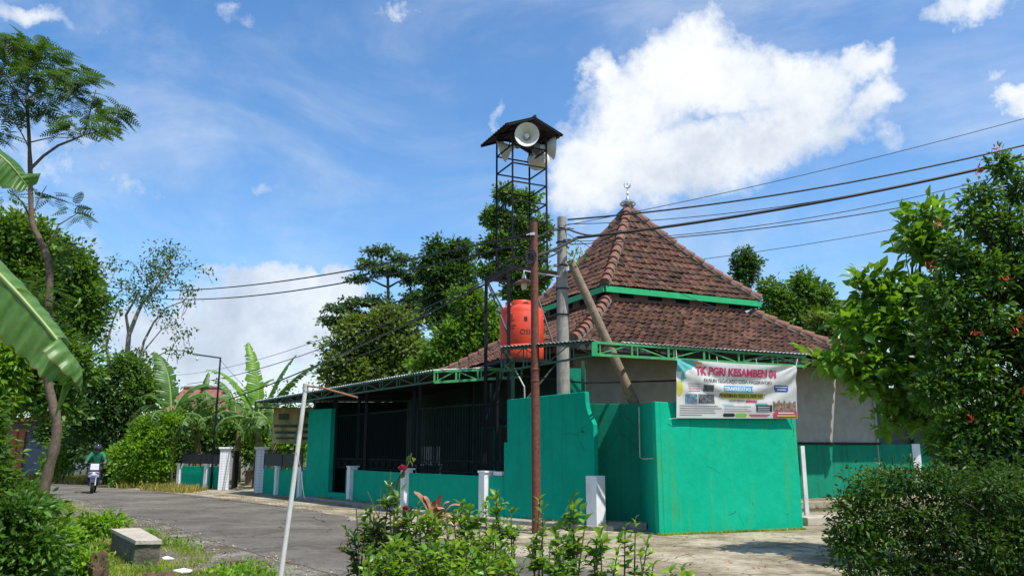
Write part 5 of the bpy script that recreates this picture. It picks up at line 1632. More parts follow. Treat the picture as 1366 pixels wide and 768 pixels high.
# hedges and bushes across the road
def bush(name, label, blobs, Y, mat, ncl, per, cr, ls, tmpl=LQ, group=None, bx_=None, tr=.05, **k):
    bx_ = bx_ if bx_ is not None else sum(b[0] for b in blobs) / len(blobs)
    base = gb(bx_, Y)
    lowest = max(blobs, key=lambda b: b[1])
    top = W(bx_, lowest[1], Y)
    return make_tree(name, label, k.pop('cat', 'bush'), base, [Vector((base.x, base.y, max(.2, top.z * .6)))], [BL(*b[:4], Y, b[4] if len(b) > 4 else 0) for b in blobs], M_bark_dark, mat, tmpl, ncl, per, cr, ls, tr, twigs=3, group=group, **k)
gx = 'bushes across the road'
_b0 = bush
def bush(*a, **k):
    k.setdefault('shell', .15); k.setdefault('flat', .9)
    return _b0(*a, **k)
bush('bush', 'dark creeper-covered bush behind the scooter rider', [(135, 515, 40, 34), (150, 555, 42, 36), (140, 600, 42, 36), (165, 620, 30, 26), (110, 560, 24, 40)], 39, L_dark, 420, 30, .4, .2, group=gx)
bush('bush', 'bright green bush right of the scooter rider beside the road', [(193, 600, 26, 26), (172, 622, 24, 20), (216, 582, 16, 30), (208, 625, 24, 16), (182, 580, 12, 18), (228, 560, 10, 14), (160, 605, 14, 14), (200, 565, 9, 14)], 35.5, L_bright, 520, 26, .26, .15, group=gx)
bush('bush', 'bright yellow-green bush left of the scooter rider', [(88, 600, 18, 34), (72, 620, 16, 16), (100, 585, 16, 30), (95, 560, 14, 26)], 41, L_bright, 250, 28, .34, .18, group=gx)
bush('bush', 'dark bush between the bright bush and the first banana plant', [(190, 520, 30, 40), (225, 610, 16, 28), (235, 570, 18, 40), (170, 490, 30, 20)], 39.5, L_mid, 330, 28, .38, .2, group=gx)
bush('bush', 'deep green thicket filling the gap behind the crooked trunk', [(66, 515, 30, 36), (95, 500, 30, 30), (68, 575, 16, 30), (58, 540, 16, 24), (90, 560, 20, 30)], 43, L_dark, 280, 28, .42, .22, group=gx)
bush('bush', 'mixed green hedge under the banana plants behind the left railing', [(250, 585, 30, 20), (285, 590, 30, 24), (265, 560, 34, 26), (320, 575, 30, 26), (335, 600, 24, 26)], 41.5, L_mid, 380, 28, .38, .2, group='bushes in the yard')
bush('bush', 'bright hedge in the yard seen above the right railing', [(375, 600, 20, 14), (395, 595, 20, 18), (350, 570, 24, 22), (410, 580, 16, 20)], 38, L_bright, 260, 28, .34, .18, group='bushes in the yard')
bush('bush', 'sunlit greenery beyond the side porch parapet', [(1190, 560, 40, 20), (1240, 555, 40, 22), (1290, 560, 40, 24)], 34, L_olive, 260, 28, .38, .22, group='bushes in the yard')
# far woods
n = 1300
X = RNG.uniform(-95, 75, n); Yw = 66 + RNG.uniform(-4, 10, n) + np.maximum(0, -X - 30) * .4
Z = RNG.random(n) ** .7 * (4.6 + 1.2 * np.sin(X * .23) + .8 * np.sin(X * .71))
C = np.stack([X, Yw, Z], 1)
P = (C[:, None] + RNG.normal(size=(n, 60, 3)) * np.array([1.5, 1.0, .9])).reshape(-1, 3)
k = len(P)
o = leaf_obj('far_woods', LQ, P, RNG.normal(size=(k, 3)), RNG.normal(size=(k, 3)) * .6 + np.array([0, -.2, .8]), RNG.uniform(.22, .42, k), L_blue, None)
settag(o, 'distant mass of trees closing the horizon behind the houses', 'woods', kind='stuff')

# ------------------------------------------------------------------ banana plants
def banana_mat(name, a, b):
    m, nt, out = newmat(name)
    uv = nd(nt, 'ShaderNodeUVMap').outputs[0]
    sp_ = nd(nt, 'ShaderNodeSeparateXYZ'); nt.links.new(uv, sp_.inputs[0])
    wv = math_(nt, 'SINE', math_(nt, 'MULTIPLY', sp_.outputs[1], 190.0))
    n1 = noise(nt, mapping(nt, uv, (2, 30, 1)), 3, 4)
    f = math_(nt, 'ADD', math_(nt, 'MULTIPLY', wv, .12), n1)
    c = ramp(nt, f, [(.3, a), (.75, b)])
    tc = nd(nt, 'ShaderNodeTexCoord').outputs['Object']
    br = noise(nt, tc, 5, 6, .7)
    c = mixc(nt, ramp(nt, br, [(.66, (0, 0, 0)), (.74, (.7, .7, .7))]), c, (.20, .13, .04))
    ed = math_(nt, 'ADD', sp_.outputs[0], math_(nt, 'MULTIPLY', noise(nt, mapping(nt, uv, (1, 14, 1)), 2, 4), .16))
    c = mixc(nt, ramp(nt, ed, [(1.05, (0, 0, 0)), (1.0, (0, 0, 0))]) if False else math_(nt, 'GREATER_THAN', ed, 1.055), c, (.17, .10, .035))
    p = nd(nt, 'ShaderNodeBsdfPrincipled', i_Roughness=.42)
    nt.links.new(c, p.inputs['Base Color'])
    bm = nd(nt, 'ShaderNodeBump', i_Strength=.35, i_Distance=.01); nt.links.new(wv, bm.inputs['Height']); nt.links.new(bm.outputs[0], p.inputs['Normal'])
    t = nd(nt, 'ShaderNodeBsdfTranslucent'); nt.links.new(mixc(nt, .5, c, (.35, .55, .05)), t.inputs[0])
    mx = nd(nt, 'ShaderNodeMixShader', i_0=.38); nt.links.new(p.outputs[0], mx.inputs[1]); nt.links.new(t.outputs[0], mx.inputs[2])
    nt.links.new(mx.outputs[0], out.inputs[0])
    return m
M_ban = banana_mat('banana_leaf_green', (.045, .12, .018), (.095, .21, .035))
M_ban_near = banana_mat('banana_leaf_pale', (.075, .17, .035), (.15, .28, .07))
M_banb = banana_mat('banana_leaf_young', (.12, .28, .02), (.20, .38, .04))
M_rib = simple('banana_midrib', (.22, .30, .08), .6, .2, 10, .05)
M_pseudo = simple('banana_stem', (.16, .15, .05), .8, .5, 6, .3, dirt=(.06, .04, .02), dirt_amt=.8)
def banana_leaf(pts, width, side, mat, parent, fold=(.25, .25), tears=5, seed=0, petiole=0.12, k=7, pw=.55, ruf=.03):
    """pts: midrib; side: vector across the blade; fold: how far each half hangs (0 flat .. 1 vertical)"""
    rr = random.Random(seed)
    M = catm([Vector(p) for p in pts], k)
    n = len(M) - 1
    side = Vector(side).normalized()
    vs, uv, fs = [], [], []
    tear = {0: set(), 1: set()}
    for h in (0, 1):
        for _ in range(tears): tear[h].add(rr.randint(int(n * .25), n - 2))
    NX = 6
    for h, sgn in ((0, -1), (1, 1)):
        b0 = len(vs); gap = 0
        rows = []
        for i in range(n + 1):
            t = i / n
            if t < petiole: continue
            tt = (t - petiole) / (1 - petiole)
            d = (M[min(n, i + 1)] - M[max(0, i - 1)]).normalized()
            s = (side - d * side.dot(d)).normalized()
            up = s.cross(d).normalized()
            if up.z < 0: up = -up
            w = width * .5 * (math.sin(math.pi * min(1, tt ** pw * .97 + .03)) ** .55 if tt < 1 else 0.0)
            w *= 1 + .06 * math.sin(i * 1.7 + seed)
            fo = fold[h]
            row = []
            cut = i in tear[h]
            for j in range(NX + 1):
                q_ = j / NX
                lat = w * q_
                x = s * sgn * lat * math.cos(fo * 1.5 * (.4 + .6 * q_))
                z = -up * lat * math.sin(fo * 1.5 * (.4 + .6 * q_)) + up * ruf * w * 2 * math.sin(i * 1.3 + j * .4 + seed + h) * q_
                pos = M[i] + x + z + d * lat * .32
                row.append(pos)
            rows.append((row, t, cut))
        for ri, (row, t, cut) in enumerate(rows):
            base = len(vs)
            for j, p in enumerate(row):
                vs.append(p); uv.append((j / NX, t))
            if ri:
                prev = rows[ri - 1][3] if len(rows[ri - 1]) > 3 else base - (NX + 1)
                for j in range(NX):
                    fs.append((prev + j, prev + j + 1, base + j + 1, base + j))
            if cut:
                nb = len(vs)
                dd = (M[min(n, int(t * n) + 1)] - M[int(t * n)]).normalized()
                for j, p in enumerate(row):
                    vs.append(p + dd * .24 * width * (j / NX) ** 1.1 - Vector((0, 0, .16 * width * (j / NX)))); uv.append((j / NX, t))
                rows[ri] = (row, t, cut, nb)
    me = bpy.data.meshes.new('leaf'); me.from_pydata([tuple(v) for v in vs], [], fs)
    ul = me.uv_layers.new(name='UVMap')
    for lp_ in me.loops: ul.data[lp_.index].uv = uv[lp_.vertex_index]
    me.materials.append(mat); me.polygons.foreach_set('use_smooth', [True] * len(me.polygons)); me.update()
    o = link(bpy.data.objects.new('leaf', me), parent)
    mb = MB(); r0 = width * .035
    mb.tube([q_ - Vector((0, 0, r0 * .3)) for q_ in M], [r0 * (1.3 - 1.15 * i / n) for i in range(n + 1)], 6); mb.build('midrib', M_rib, o, smooth=True)
    return o
def banana_plant(label, px, Y, py_top, leaves, seed, group='banana plants in the yard', h_sc=1.0, young=()):
    base = gb(px, Y); top = W(px, py_top, Y)
    root = thing('banana_plant', label, 'banana plant', tuple(base), group)
    mb = MB(); mb.tube([base, base.lerp(top, .5) + Vector((.04, 0, 0)), top], [.20, .15, .09], 12); mb.build('stem', M_pseudo, root, smooth=True)
    rr = random.Random(seed)
    for i, (azd, elv, L, bend, wd) in enumerate(leaves):
        a = R(azd)
        hd = Vector((math.sin(a), -math.cos(a) if False else math.cos(a), 0))
        pts = []
        p = top.copy(); e = R(elv)
        for k in range(6):
            pts.append(p.copy())
            p = p + (hd * math.cos(e) + Vector((0, 0, math.sin(e)))) * L * 1.12 / 5
            e -= R(bend) * (k + 1) / 5
        banana_leaf(pts, wd * 1.35, Vector((-hd.y, hd.x, 0)), M_banb if i in young else M_ban, root, (rr.uniform(.1, .45), rr.uniform(.1, .45)), rr.randint(6, 13), seed * 10 + i, petiole=.16)
    return root
# azimuth: 90 = to the right, 270 = to the left, 180 = towards the viewer
banana_plant('tallest banana plant with a broad upright leaf, left of the street lamp', 228, 36.5, 560,
             [(300, 82, 3.3, 22, .95), (85, 62, 2.6, 60, .65), (275, 45, 2.4, 75, .65), (250, 20, 2.2, 60, .6), (100, 25, 2.3, 70, .6), (190, 35, 2.0, 80, .6), (60, 75, 2.4, 40, .6), (265, 68, 2.2, 60, .6), (150, 5, 1.8, 60, .55)], 3)
banana_plant('short banana plant directly left of the street lamp post', 264, 36.8, 575,
             [(280, 66, 2.5, 35, .5), (80, 58, 2.7, 45, .55), (255, 35, 2.4, 50, .5), (95, 30, 2.6, 55, .55), (0, 85, 2.6, 12, .4), (180, 40, 2.2, 60, .5), (60, 50, 2.4, 50, .5), (310, 60, 2.4, 40, .5)], 5)
banana_plant('banana plant with a bright young upright leaf, right of the street lamp', 345, 34.5, 562,
             [(300, 84, 3.3, 12, .72), (280, 60, 3.3, 24, .6), (88, 58, 3.2, 16, .5), (60, 72, 3.0, 10, .5), (265, 44, 3.0, 45, .6), (95, 30, 2.8, 50, .6), (240, 20, 2.2, 60, .55), (180, 20, 1.8, 70, .5), (120, 45, 2.0, 70, .5)], 8, young=(0, 1))
banana_plant('drooping banana plant in front of the yellow banner', 366, 33.2, 575,
             [(90, 55, 1.8, 80, .5), (270, 60, 1.9, 70, .5), (200, 50, 1.8, 90, .5), (330, 70, 1.9, 40, .45), (120, 30, 1.6, 80, .45)], 9)
banana_plant('banana plant farthest right in the yard, half hidden behind the canopy', 318, 37.5, 570,
             [(90, 55, 3.0, 50, .6), (270, 50, 3.1, 45, .6), (190, 40, 2.6, 60, .6), (40, 74, 2.8, 25, .5), (300, 72, 3.0, 30, .6), (230, 30, 2.6, 60, .6), (120, 30, 2.6, 60, .6)], 12)

root = thing('banana_plant', 'close banana plant whose large pale leaf reaches in from the left edge', 'banana plant', (-4.9, 4.6, 0))
mb = MB(); mb.tube([(-4.9, 4.6, 0), (-4.85, 4.6, 1.5), (-4.8, 4.6, 2.9)], [.16, .13, .09], 14); mb.build('stem', M_pseudo, root, smooth=True)
Yn = 4.5
banana_leaf([(-4.8, 4.6, 2.85), W(-330, 190, 4.6), W(-200, 205, Yn), W(-90, 280, Yn), W(0, 366, Yn), W(50, 420, Yn + .02), W(90, 470, Yn + .05), W(102, 492, Yn + .1), W(98, 512, Yn + .16)], .56, Vector((.62, .10, .77)), M_ban_near, root, (.06, 1.25), 3, 2, .22, 10, .40, .03)
banana_leaf([(-4.8, 4.6, 2.9), W(-260, 60, 4.8), W(-120, 120, 5), W(-40, 178, 5), W(10, 215, 5), W(38, 250, 5.1)], .55, Vector((.45, .6, .5)), M_ban, root, (.2, .6), 1, 4, .22, 8, .55, .02)
banana_leaf([(-4.8, 4.6, 2.9), (-5.3, 4.2, 3.5), (-5.9, 3.9, 3.6), (-6.5, 3.6, 3.2)], .6, Vector((.4, -.8, 0)), M_ban, root, (.2, .3), 4, 6)
banana_leaf([(-4.8, 4.6, 2.9), (-5.0, 5.3, 3.6), (-5.3, 6.0, 3.7), (-5.6, 6.7, 3.3)], .6, Vector((1, .3, 0)), M_ban, root, (.2, .3), 4, 7)

# ------------------------------------------------------------------ right-hand foreground
bt = make_tree('flowering_tree', 'large dense glossy-leaved tree with a few red flowers at the right edge', 'tree', (6.6, 11.0, 0), [(6.5, 11, 1.2), (6.6, 11, 2.4), (6.9, 11, 3.6)],
    [BL(*b, 10.8) for b in [(1336, 222, 18, 18), (1362, 250, 22, 22), (1308, 262, 22, 16), (1298, 292, 26, 20), (1345, 310, 44, 34), (1276, 340, 26, 22), (1312, 365, 46, 36), (1370, 370, 44, 44), (1262, 395, 38, 34), (1300, 430, 50, 36), (1362, 455, 50, 44), (1255, 450, 34, 30), (1290, 500, 50, 40), (1350, 530, 54, 46), (1250, 520, 32, 30), (1310, 580, 54, 40), (1375, 590, 40, 50), (1400, 450, 50, 110), (1270, 590, 30, 30)]],
    M_bark_dark, leafmat('fine_glossy_leaves', (.010, .042, .006), (.080, .18, .016), (.16, .28, .03), .92, rough=.4, gloss=.4, trans=.34), LF, 2100, 15, .13, .092, .10, twigs=5, flat=.8, limb_r=.4, shell=.35)
for x, y in ((1306, 230), (1331, 197), (1240, 358), (1362, 428), (1345, 372), (1302, 445), (1355, 445), (1296, 560), (1250, 297), (1365, 520)):
  Ps = np.array(W(x, y, 10.0)) + RNG.normal(size=(9, 3)) * .03
  leaf_obj('flower', LN, Ps, RNG.normal(size=Ps.shape) + np.array([0, -.5, .5]), RNG.normal(size=Ps.shape), np.full(len(Ps), .07), M_redfl, bt)
make_tree('broadleaf_tree', 'lighter tree with large drooping oval leaves between the banner and the glossy tree', 'tree', (7.0, 12.6, 0), [(6.9, 12.6, 1.3), (6.7, 12.6, 2.3), (6.9, 12.6, 3.4)],
    [BL(*b, 12.3) for b in [(1222, 292, 18, 10), (1243, 286, 16, 12), (1210, 318, 18, 10), (1235, 330, 18, 12), (1150, 380, 10, 8), (1172, 374, 20, 10), (1165, 402, 22, 14), (1208, 388, 26, 20), (1128, 432, 16, 9), (1155, 445, 26, 14), (1200, 440, 30, 22), (1092, 480, 15, 6), (1128, 482, 24, 11), (1175, 490, 28, 14), (1225, 490, 32, 20), (1150, 512, 18, 10), (1205, 535, 26, 12), (1185, 562, 9, 8), (1245, 560, 20, 18), (1258, 330, 20, 24), (1240, 400, 24, 26)]],
    M_bark, leafmat('large_oval_leaves', (.035, .10, .010), (.13, .275, .022), (.36, .36, .03), .95, rough=.36, gloss=.45, trans=.4), LFW, 400, 9, .20, .19, .07, twigs=4, flat=.7, limb_r=.45, shell=.3)
make_tree('clipped_bush', 'broad green fine-leaved bush, coloured darker for shade, in the bottom right corner', 'bush', (5.2, 8.9, 0), [(5.2, 8.9, .5)],
    [BL(*b, 8.7) for b in [(1160, 655, 34, 26), (1200, 640, 40, 24), (1255, 650, 44, 28), (1320, 650, 48, 30), (1140, 690, 34, 30), (1190, 700, 46, 36), (1250, 710, 50, 40), (1320, 720, 54, 46), (1150, 740, 40, 36), (1220, 765, 60, 40), (1300, 780, 60, 40), (1370, 700, 40, 60), (1380, 780, 50, 50), (1135, 720, 24, 24)]],
    M_bark_dark, leafmat('shade_darkened_fine_leaves', (.010, .036, .006), (.055, .125, .014), (.10, .18, .02), .9, rough=.45, gloss=.25), LF, 1250, 18, .10, .056, .05, twigs=4, flat=.8, limb_r=.5, shell=.45)  # leaf greens darkened to stand in for the shade on this bush
make_tree('shade_bush', 'dark bush in the shadow behind the corner bush at the right edge', 'bush', (7.4, 11.2, 0), [(7.4, 11.2, .6)],
    [BL(*b, 10.6) for b in [(1290, 620, 40, 26), (1340, 630, 50, 30), (1390, 640, 50, 50), (1330, 680, 60, 40)]], M_bark_dark, L_dark, LF, 300, 18, .16, .10, .06, flat=.8)

# ------------------------------------------------------------------ foreground shrubs
def shrub(name, label, px, py_top, Y, spread, nst, ls, mat, cat='shrub', dens=1.0, lean=0.0, seed=1, tmpl=LF, group=None, from_py=None, stem_r=.007, bushy=1.0):
    rr = random.Random(seed); rng = np.random.default_rng(seed)
    base = gb(px, Y); ztop = W(px, py_top, Y).z
    root = thing(name, label, cat, tuple(base), group)
    zlow = W(px, from_py or 800, Y).z
    mb = MB(); Ps, Ds = [], []
    for s in range(nst):
        a = rr.uniform(0, 2 * math.pi); q_ = rr.random() ** .6
        tip = Vector((base.x + math.cos(a) * spread * q_ + lean, base.y + math.sin(a) * spread * q_ * .8, ztop - (ztop - zlow) * .75 * q_ * q_ * rr.uniform(.3, 1) - rr.uniform(0, .06)))
        if s == 0: tip = Vector((base.x + lean, base.y, ztop))
        mid = base.lerp(tip, .55) + Vector((rr.uniform(-.05, .05), rr.uniform(-.05, .05), 0))
        start = base + Vector((math.cos(a), math.sin(a), 0)) * .05
        pts = catm([start, mid, tip], 7)
        mb.tube(pts, [stem_r * (1.5 - 1.1 * i / 14) for i in range(15)], 6)
        def leaves_on(P_, t0, n_):
            for i in range(n_):
                t = t0 + (1 - t0) * (i + rr.random()) / n_
                k = min(len(P_) - 2, int(t * (len(P_) - 1))); f = t * (len(P_) - 1) - k
                p = P_[k].lerp(P_[k + 1], min(1, f)); aa = i * 2.4 + rr.random()
                d = Vector((math.cos(aa), math.sin(aa), .35 + .9 * (t > .9) + rr.uniform(-.3, .3)))
                Ps.append(p); Ds.append(d)
        leaves_on(pts, .45, int(26 * dens))
        for b in range(int(5 * bushy)):
            t = rr.uniform(.45, .92); k = int(t * 14); p = pts[k]
            aa = rr.uniform(0, 6.3); L = spread * rr.uniform(.25, .6)
            e = p + Vector((math.cos(aa) * L, math.sin(aa) * L, L * rr.uniform(.4, 1.1)))
            e.z = min(e.z, ztop - .02)
            tw2 = catm([p, p.lerp(e, .5) + Vector((0, 0, -.01)), e], 4)
            mb.tube(tw2, [stem_r * .5 * (1.2 - .8 * i / 8) for i in range(9)], 5)
            leaves_on(tw2, .15, int(13 * dens))
    mb.build('stems', M_stem, root, smooth=True)
    P = np.array([tuple(v) for v in Ps]); D = np.array([tuple(v) for v in Ds])
    N = np.array([0, 0, 1.0]) + rng.normal(size=P.shape) * .35
    leaf_obj('leaves', tmpl, P, D, N, ls * (.55 + .75 * rng.random(len(P))), mat, root, rng.random(len(P)))
    return root
gs = 'garden shrubs in the foreground'
def rose_bloom(p, r, root, mat, seed=0):
    rr = random.Random(seed); mb = MB()
    for k in range(16):
        a = k * 2.4; q_ = (k / 16) ** .6
        d = Vector((math.cos(a), math.sin(a), 0)); c = p + d * r * .45 * q_
        s = d.cross(Vector((0, 0, 1)))
        h = r * (1.1 - .5 * q_)
        vs = [c - s * r * .35 * (.4 + q_), c + s * r * .35 * (.4 + q_), c + s * r * .45 * (.4 + q_) + d * r * .35 * q_ + Vector((0, 0, h)), c + d * r * .5 * q_ + Vector((0, 0, h * 1.15)), c - s * r * .45 * (.4 + q_) + d * r * .35 * q_ + Vector((0, 0, h))]
        mb.add(vs, [(0, 1, 2, 3, 4)])
    mb.build('bloom', mat, root, smooth=True)
rb = shrub('rose_bush', 'leggy rose bush with deep pink blooms standing above the other shrubs', 522, 648, 5.0, .20, 7, .062, L_rose, dens=1.2, seed=4, group=None)
mb = MB()
tall = [gb(522, 5.0) + Vector((0, 0, .3)), W(524, 720, 5.0), W(527, 670, 5.0), W(531, 640, 5.0), W(543, 622, 5.0), W(549, 604, 5.0)]
mb.tube(catm(tall, 5), .005, 6)
mb.tube([W(527, 665, 5.0), W(520, 640, 5.0), W(521, 628, 5.0)], .003, 5)
mb.tube([W(529, 655, 5.0), W(533, 640, 4.98), W(537, 628, 4.98)], .0035, 5)
mb.tube([W(505, 690, 5.0), W(496, 668, 5.0), W(490, 655, 5.0)], .003, 5); mb.tube([W(505, 690, 5.0), W(507, 670, 5.0), W(508, 650, 5.0)], .003, 5)
mb.tube([W(480, 790, 5.0), W(478, 720, 5.0), W(475, 675, 5.0)], .004, 5)
mb.build('tall_stem', M_stem, rb, smooth=True)
lp_ = [(549, 606), (545, 612), (551, 610), (540, 628), (516, 660), (528, 652), (508, 668), (536, 655), (524, 668), (518, 645), (476, 690), (480, 700), (473, 712), (484, 720), (478, 735)]
P = np.array([tuple(W(x, y, 5.0)) for x, y in lp_])
leaf_obj('leaves', LF, P, RNG.normal(size=P.shape) + np.array([0, -.2, .3]), np.array([0, -.5, 1]) + RNG.normal(size=P.shape) * .3, np.full(len(P), .065), L_rose, rb)
rose_bloom(W(537, 627, 4.98), .032, rb, M_petal, 1); rose_bloom(W(541, 680, 4.95), .026, rb, M_petal, 2); rose_bloom(W(490, 748, 4.9), .022, rb, M_petal, 3)
rose_bloom(W(532, 668, 5.0), .022, rb, M_petal_w, 4)
for i, (px, pyt, Y, spd, nst, ls, lab, mt) in enumerate([
    (498, 680, 5.1, .16, 7, .060, 'low leafy shrub at the left end of the row, below the rose', L_rose),
    (560, 678, 4.9, .22, 13, .062, 'bushy bright green shrub in front of the pink-leaved plant', L_shrub),
    (618, 672, 5.0, .24, 14, .060, 'bushiest bright green shrub just right of the pink-leaved plant', L_shrub),
    (600, 715, 4.6, .24, 13, .058, 'low bright shrub closest to the viewer in the middle of the row', L_shrub),
    (530, 720, 4.65, .22, 12, .058, 'low bright shrub closest to the viewer under the rose bush', L_shrub),
    (662, 660, 5.4, .17, 9, .060, 'taller round-topped shrub in front of the third white fence post', L_shrub),
    (684, 732, 4.8, .15, 6, .060, 'low shrub below the round-topped one, left of the rusty pole', L_shrub),
    (720, 668, 5.5, .13, 4, .062, 'thin open shrub directly below the rusty pole', L_shrub),
    (762, 668, 5.2, .15, 6, .074, 'large-leaved shrub just left of the white corner post', L_shrub),
    (798, 712, 5.0, .13, 4, .072, 'small drooping shrub at the foot of the white corner post', L_shrub),
    (845, 694, 5.3, .10, 4, .062, 'narrow shrub in front of the shaded recess wall', L_shrub),
    (745, 735, 4.8, .14, 5, .065, 'low shrub below the large-leaved one', L_shrub),
    (903, 760, 4.9, .11, 4, .068, 'lowest shrub at the right end of the row, over the paving', L_shrub),
    (640, 735, 4.5, .22, 11, .058, 'low leafy shrub at the bottom edge between the middle shrubs', L_shrub)]):
    shrub('garden_shrub', lab, px, pyt - 4, Y, spd * 1.08, int(nst * 1.15 + .5), ls * .95, mt, seed=20 + i, group=gs, dens=.95 if nst > 6 else .75, from_py=790, bushy=.8, tmpl=LFW)
# pink-brown strap-leaved plant
root = thing('cordyline_plant', 'strap-leaved plant with pinkish brown leaves among the green shrubs', 'plant', tuple(gb(580, 5.15)))
mb = MB(); c0 = W(582, 700, 5.15); mb.tube([gb(580, 5.15), c0], [.02, .014], 8); mb.build('stem', M_stem, root)
for i, (x, y, w) in enumerate([(552, 655, .05), (565, 662, .045), (600, 668, .045), (615, 672, .04), (590, 678, .05), (560, 690, .05), (606, 690, .045), (575, 670, .05), (556, 706, .05), (612, 705, .04), (588, 660, .03)]):
    tip = W(x, y, 5.05 + .03 * (i % 4)); mid = c0.lerp(tip, .55) + Vector((0, 0, .05))
    banana_leaf([c0, mid, tip], w * 1.1, Vector((.3, 1, .2)) if abs(x - 582) > 12 else Vector((1, 0, 0)), simple('pink_brown_strap_leaf', (.40, .17, .10), .4, .35, 30, 0) if i == 0 else bpy.data.materials['pink_brown_strap_leaf'], root, (.25, .25), 0, i, .05, 4, .8, .0)

# ------------------------------------------------------------------ left foreground growth
gl_ = 'bushes at the left roadside'
def nb(label, blobs, Y, mat, ncl, per, cr, ls, seedb=0, tmpl=LF):
    return bush('roadside_bush', label, blobs, Y, mat, ncl, per, cr, ls, tmpl=tmpl, group=gl_, flat=.8)
nb('dark leafy bush in the bottom left corner', [(15, 690, 50, 30), (-10, 730, 60, 40), (45, 735, 40, 34), (20, 770, 60, 30)], 8.6, L_gloss, 420, 16, .15, .085)
nb('tall leafy bush at the left edge below the pale banana leaf', [(-8, 640, 24, 24), (-25, 600, 26, 34), (14, 664, 26, 18), (-32, 560, 24, 40), (40, 680, 20, 12)], 12.5, L_mid, 380, 16, .2, .12)
nb('light green weedy bush between the corner bush and the rock', [(85, 720, 30, 16), (65, 745, 34, 20), (110, 755, 30, 16), (90, 775, 40, 20)], 9.6, L_bright, 240, 16, .13, .07)
nb('bushy weeds behind the bench beside the gravel', [(120, 702, 24, 10), (145, 698, 20, 9), (100, 712, 20, 10)], 13.5, L_bright, 150, 14, .14, .085)
nb('leafy weeds at the foot of the crooked tree', [(40, 690, 26, 14), (65, 697, 20, 10), (20, 680, 24, 18)], 18.5, L_mid, 160, 14, .2, .12)
nb('light leafy shrub hanging over the left edge of the road', [(4, 500, 24, 24), (20, 470, 20, 18), (-8, 530, 20, 18)], 13, L_bright, 170, 14, .2, .12)

def tufts_stuff(name, label, cat, pts, blades, h, mat, wd=.012, spread=.06):
    n = len(pts); P0 = np.repeat(np.array(pts), blades, 0); k = len(P0)
    P0 = P0 + np.concatenate([RNG.normal(size=(k, 2)) * spread, np.zeros((k, 1))], 1)
    D = RNG.normal(size=(k, 3)) * np.array([.5, .5, 0]) + np.array([0, 0, 1])
    N = RNG.normal(size=(k, 3)) * np.array([1, 1, .1])
    tm = (np.array([(-wd / .1 * .5, 0, 0), (wd / .1 * .5, 0, 0), (wd / .1 * .3, .6, .06), (-wd / .1 * .3, .6, .06), (0, 1, .22)]), np.array([(0, 1, 2), (0, 2, 3), (3, 2, 4)]))
    o = leaf_obj(name, tm, P0, D, N, h * (.4 + .9 * RNG.random(k)), mat, None)
    return settag(o, label, cat, kind='stuff')
def in_poly(x, y, poly):
    c = False; j = len(poly) - 1
    for i in range(len(poly)):
        if (poly[i][1] > y) != (poly[j][1] > y) and x < (poly[j][0] - poly[i][0]) * (y - poly[i][1]) / (poly[j][1] - poly[i][1]) + poly[i][0]: c = not c
        j = i
    return c
def scatter_poly(poly, n, thr=-.1, sc=.7):
    xs = [p[0] for p in poly]; ys = [p[1] for p in poly]; out = []
    while len(out) < n:
        x, y = random.uniform(min(xs), max(xs)), random.uniform(min(ys), max(ys))
        if in_poly(x, y, poly) and mnoise.noise((x * sc, y * sc, 3.3)) > thr: out.append((x, y, 0.0))
    return out
sh_ = [(x - .55, y - .35) for x, y in near[4:10]]
vp = sh_ + [(-17, 21), (-13, 15), (-8, 9), (-4.6, 7), (-2.3, 9.0)]
tufts_stuff('grass', 'short sunlit grass on the near roadside verge', 'grass', scatter_poly(vp, 14000, -.26, .9), 13, .07, L_grass)
wd_ = scatter_poly(vp, 1900, .10, .9)
P0 = np.repeat(np.array(wd_), 12, 0); P0 = P0 + RNG.normal(size=P0.shape) * np.array([.10, .10, .04]) + np.array([0, 0, .07])
o = leaf_obj('ground_cover', LF, P0, RNG.normal(size=P0.shape) + np.array([0, 0, .5]), RNG.normal(size=P0.shape) * .4 + np.array([0, 0, 1]), .04 + .05 * RNG.random(len(P0)), L_bright, None)
settag(o, 'low leafy weeds spread through the verge grass', 'weeds', kind='stuff')
fp = [(x + .15, y + .15) for x, y in far[8:12]] + [(-40, 66), (-22, 46), (-14.5, 36.5), (-12.6, 33.5)]
tufts_stuff('verge_grass', 'yellowish grass along the far side of the road', 'grass', scatter_poly(fp, 2600, -.2, .5), 14, .26, L_dry, .02, .14)
tufts_stuff('wall_foot_moss', 'thin line of moss and weeds along the foot of the bannered block wall', 'moss', [(2.80 + 3.2 * t, 15.63 + 1.18 * t + RNG.uniform(-.04, .03), 0) for t in RNG.random(420)] + [(1.9 - 8.2 * t, 16.5 + 9.9 * t - 1.2 * t * (1 - t), .1) for t in RNG.random(260)], 9, .055, L_grass, .025, .022)
# near garden soil growth under the shrubs
gp = [(-1.8, 3.2), (2.3, 3.0), (1.4, 5.6), (-.6, 7.4), (-2.2, 7.5)]
tufts_stuff('garden_grass', 'grass under the foreground shrubs', 'grass', scatter_poly(gp, 1200, -.3), 12, .12, L_grass)

# tiny details: sprout on the pole, sprout on the porch roof
sg = thing('sprout', 'small green sprout growing from the top of the timber prop', 'plant', tuple(W(768, 345, 17.4)))
P = np.array(W(769, 338, 17.4)) + RNG.normal(size=(46, 3)) * np.array([.10, .08, .13])
leaf_obj('leaves', LF, P, RNG.normal(size=P.shape) + np.array([0, 0, .3]), RNG.normal(size=P.shape) * .5 + np.array([0, 0, 1]), np.full(len(P), .12), L_bright, sg)
mb = MB(); mb.tube([W(765, 348, 17.45), W(767, 340, 17.4), W(772, 328, 17.4)], .01, 5); mb.build('stem', M_stem, sg)

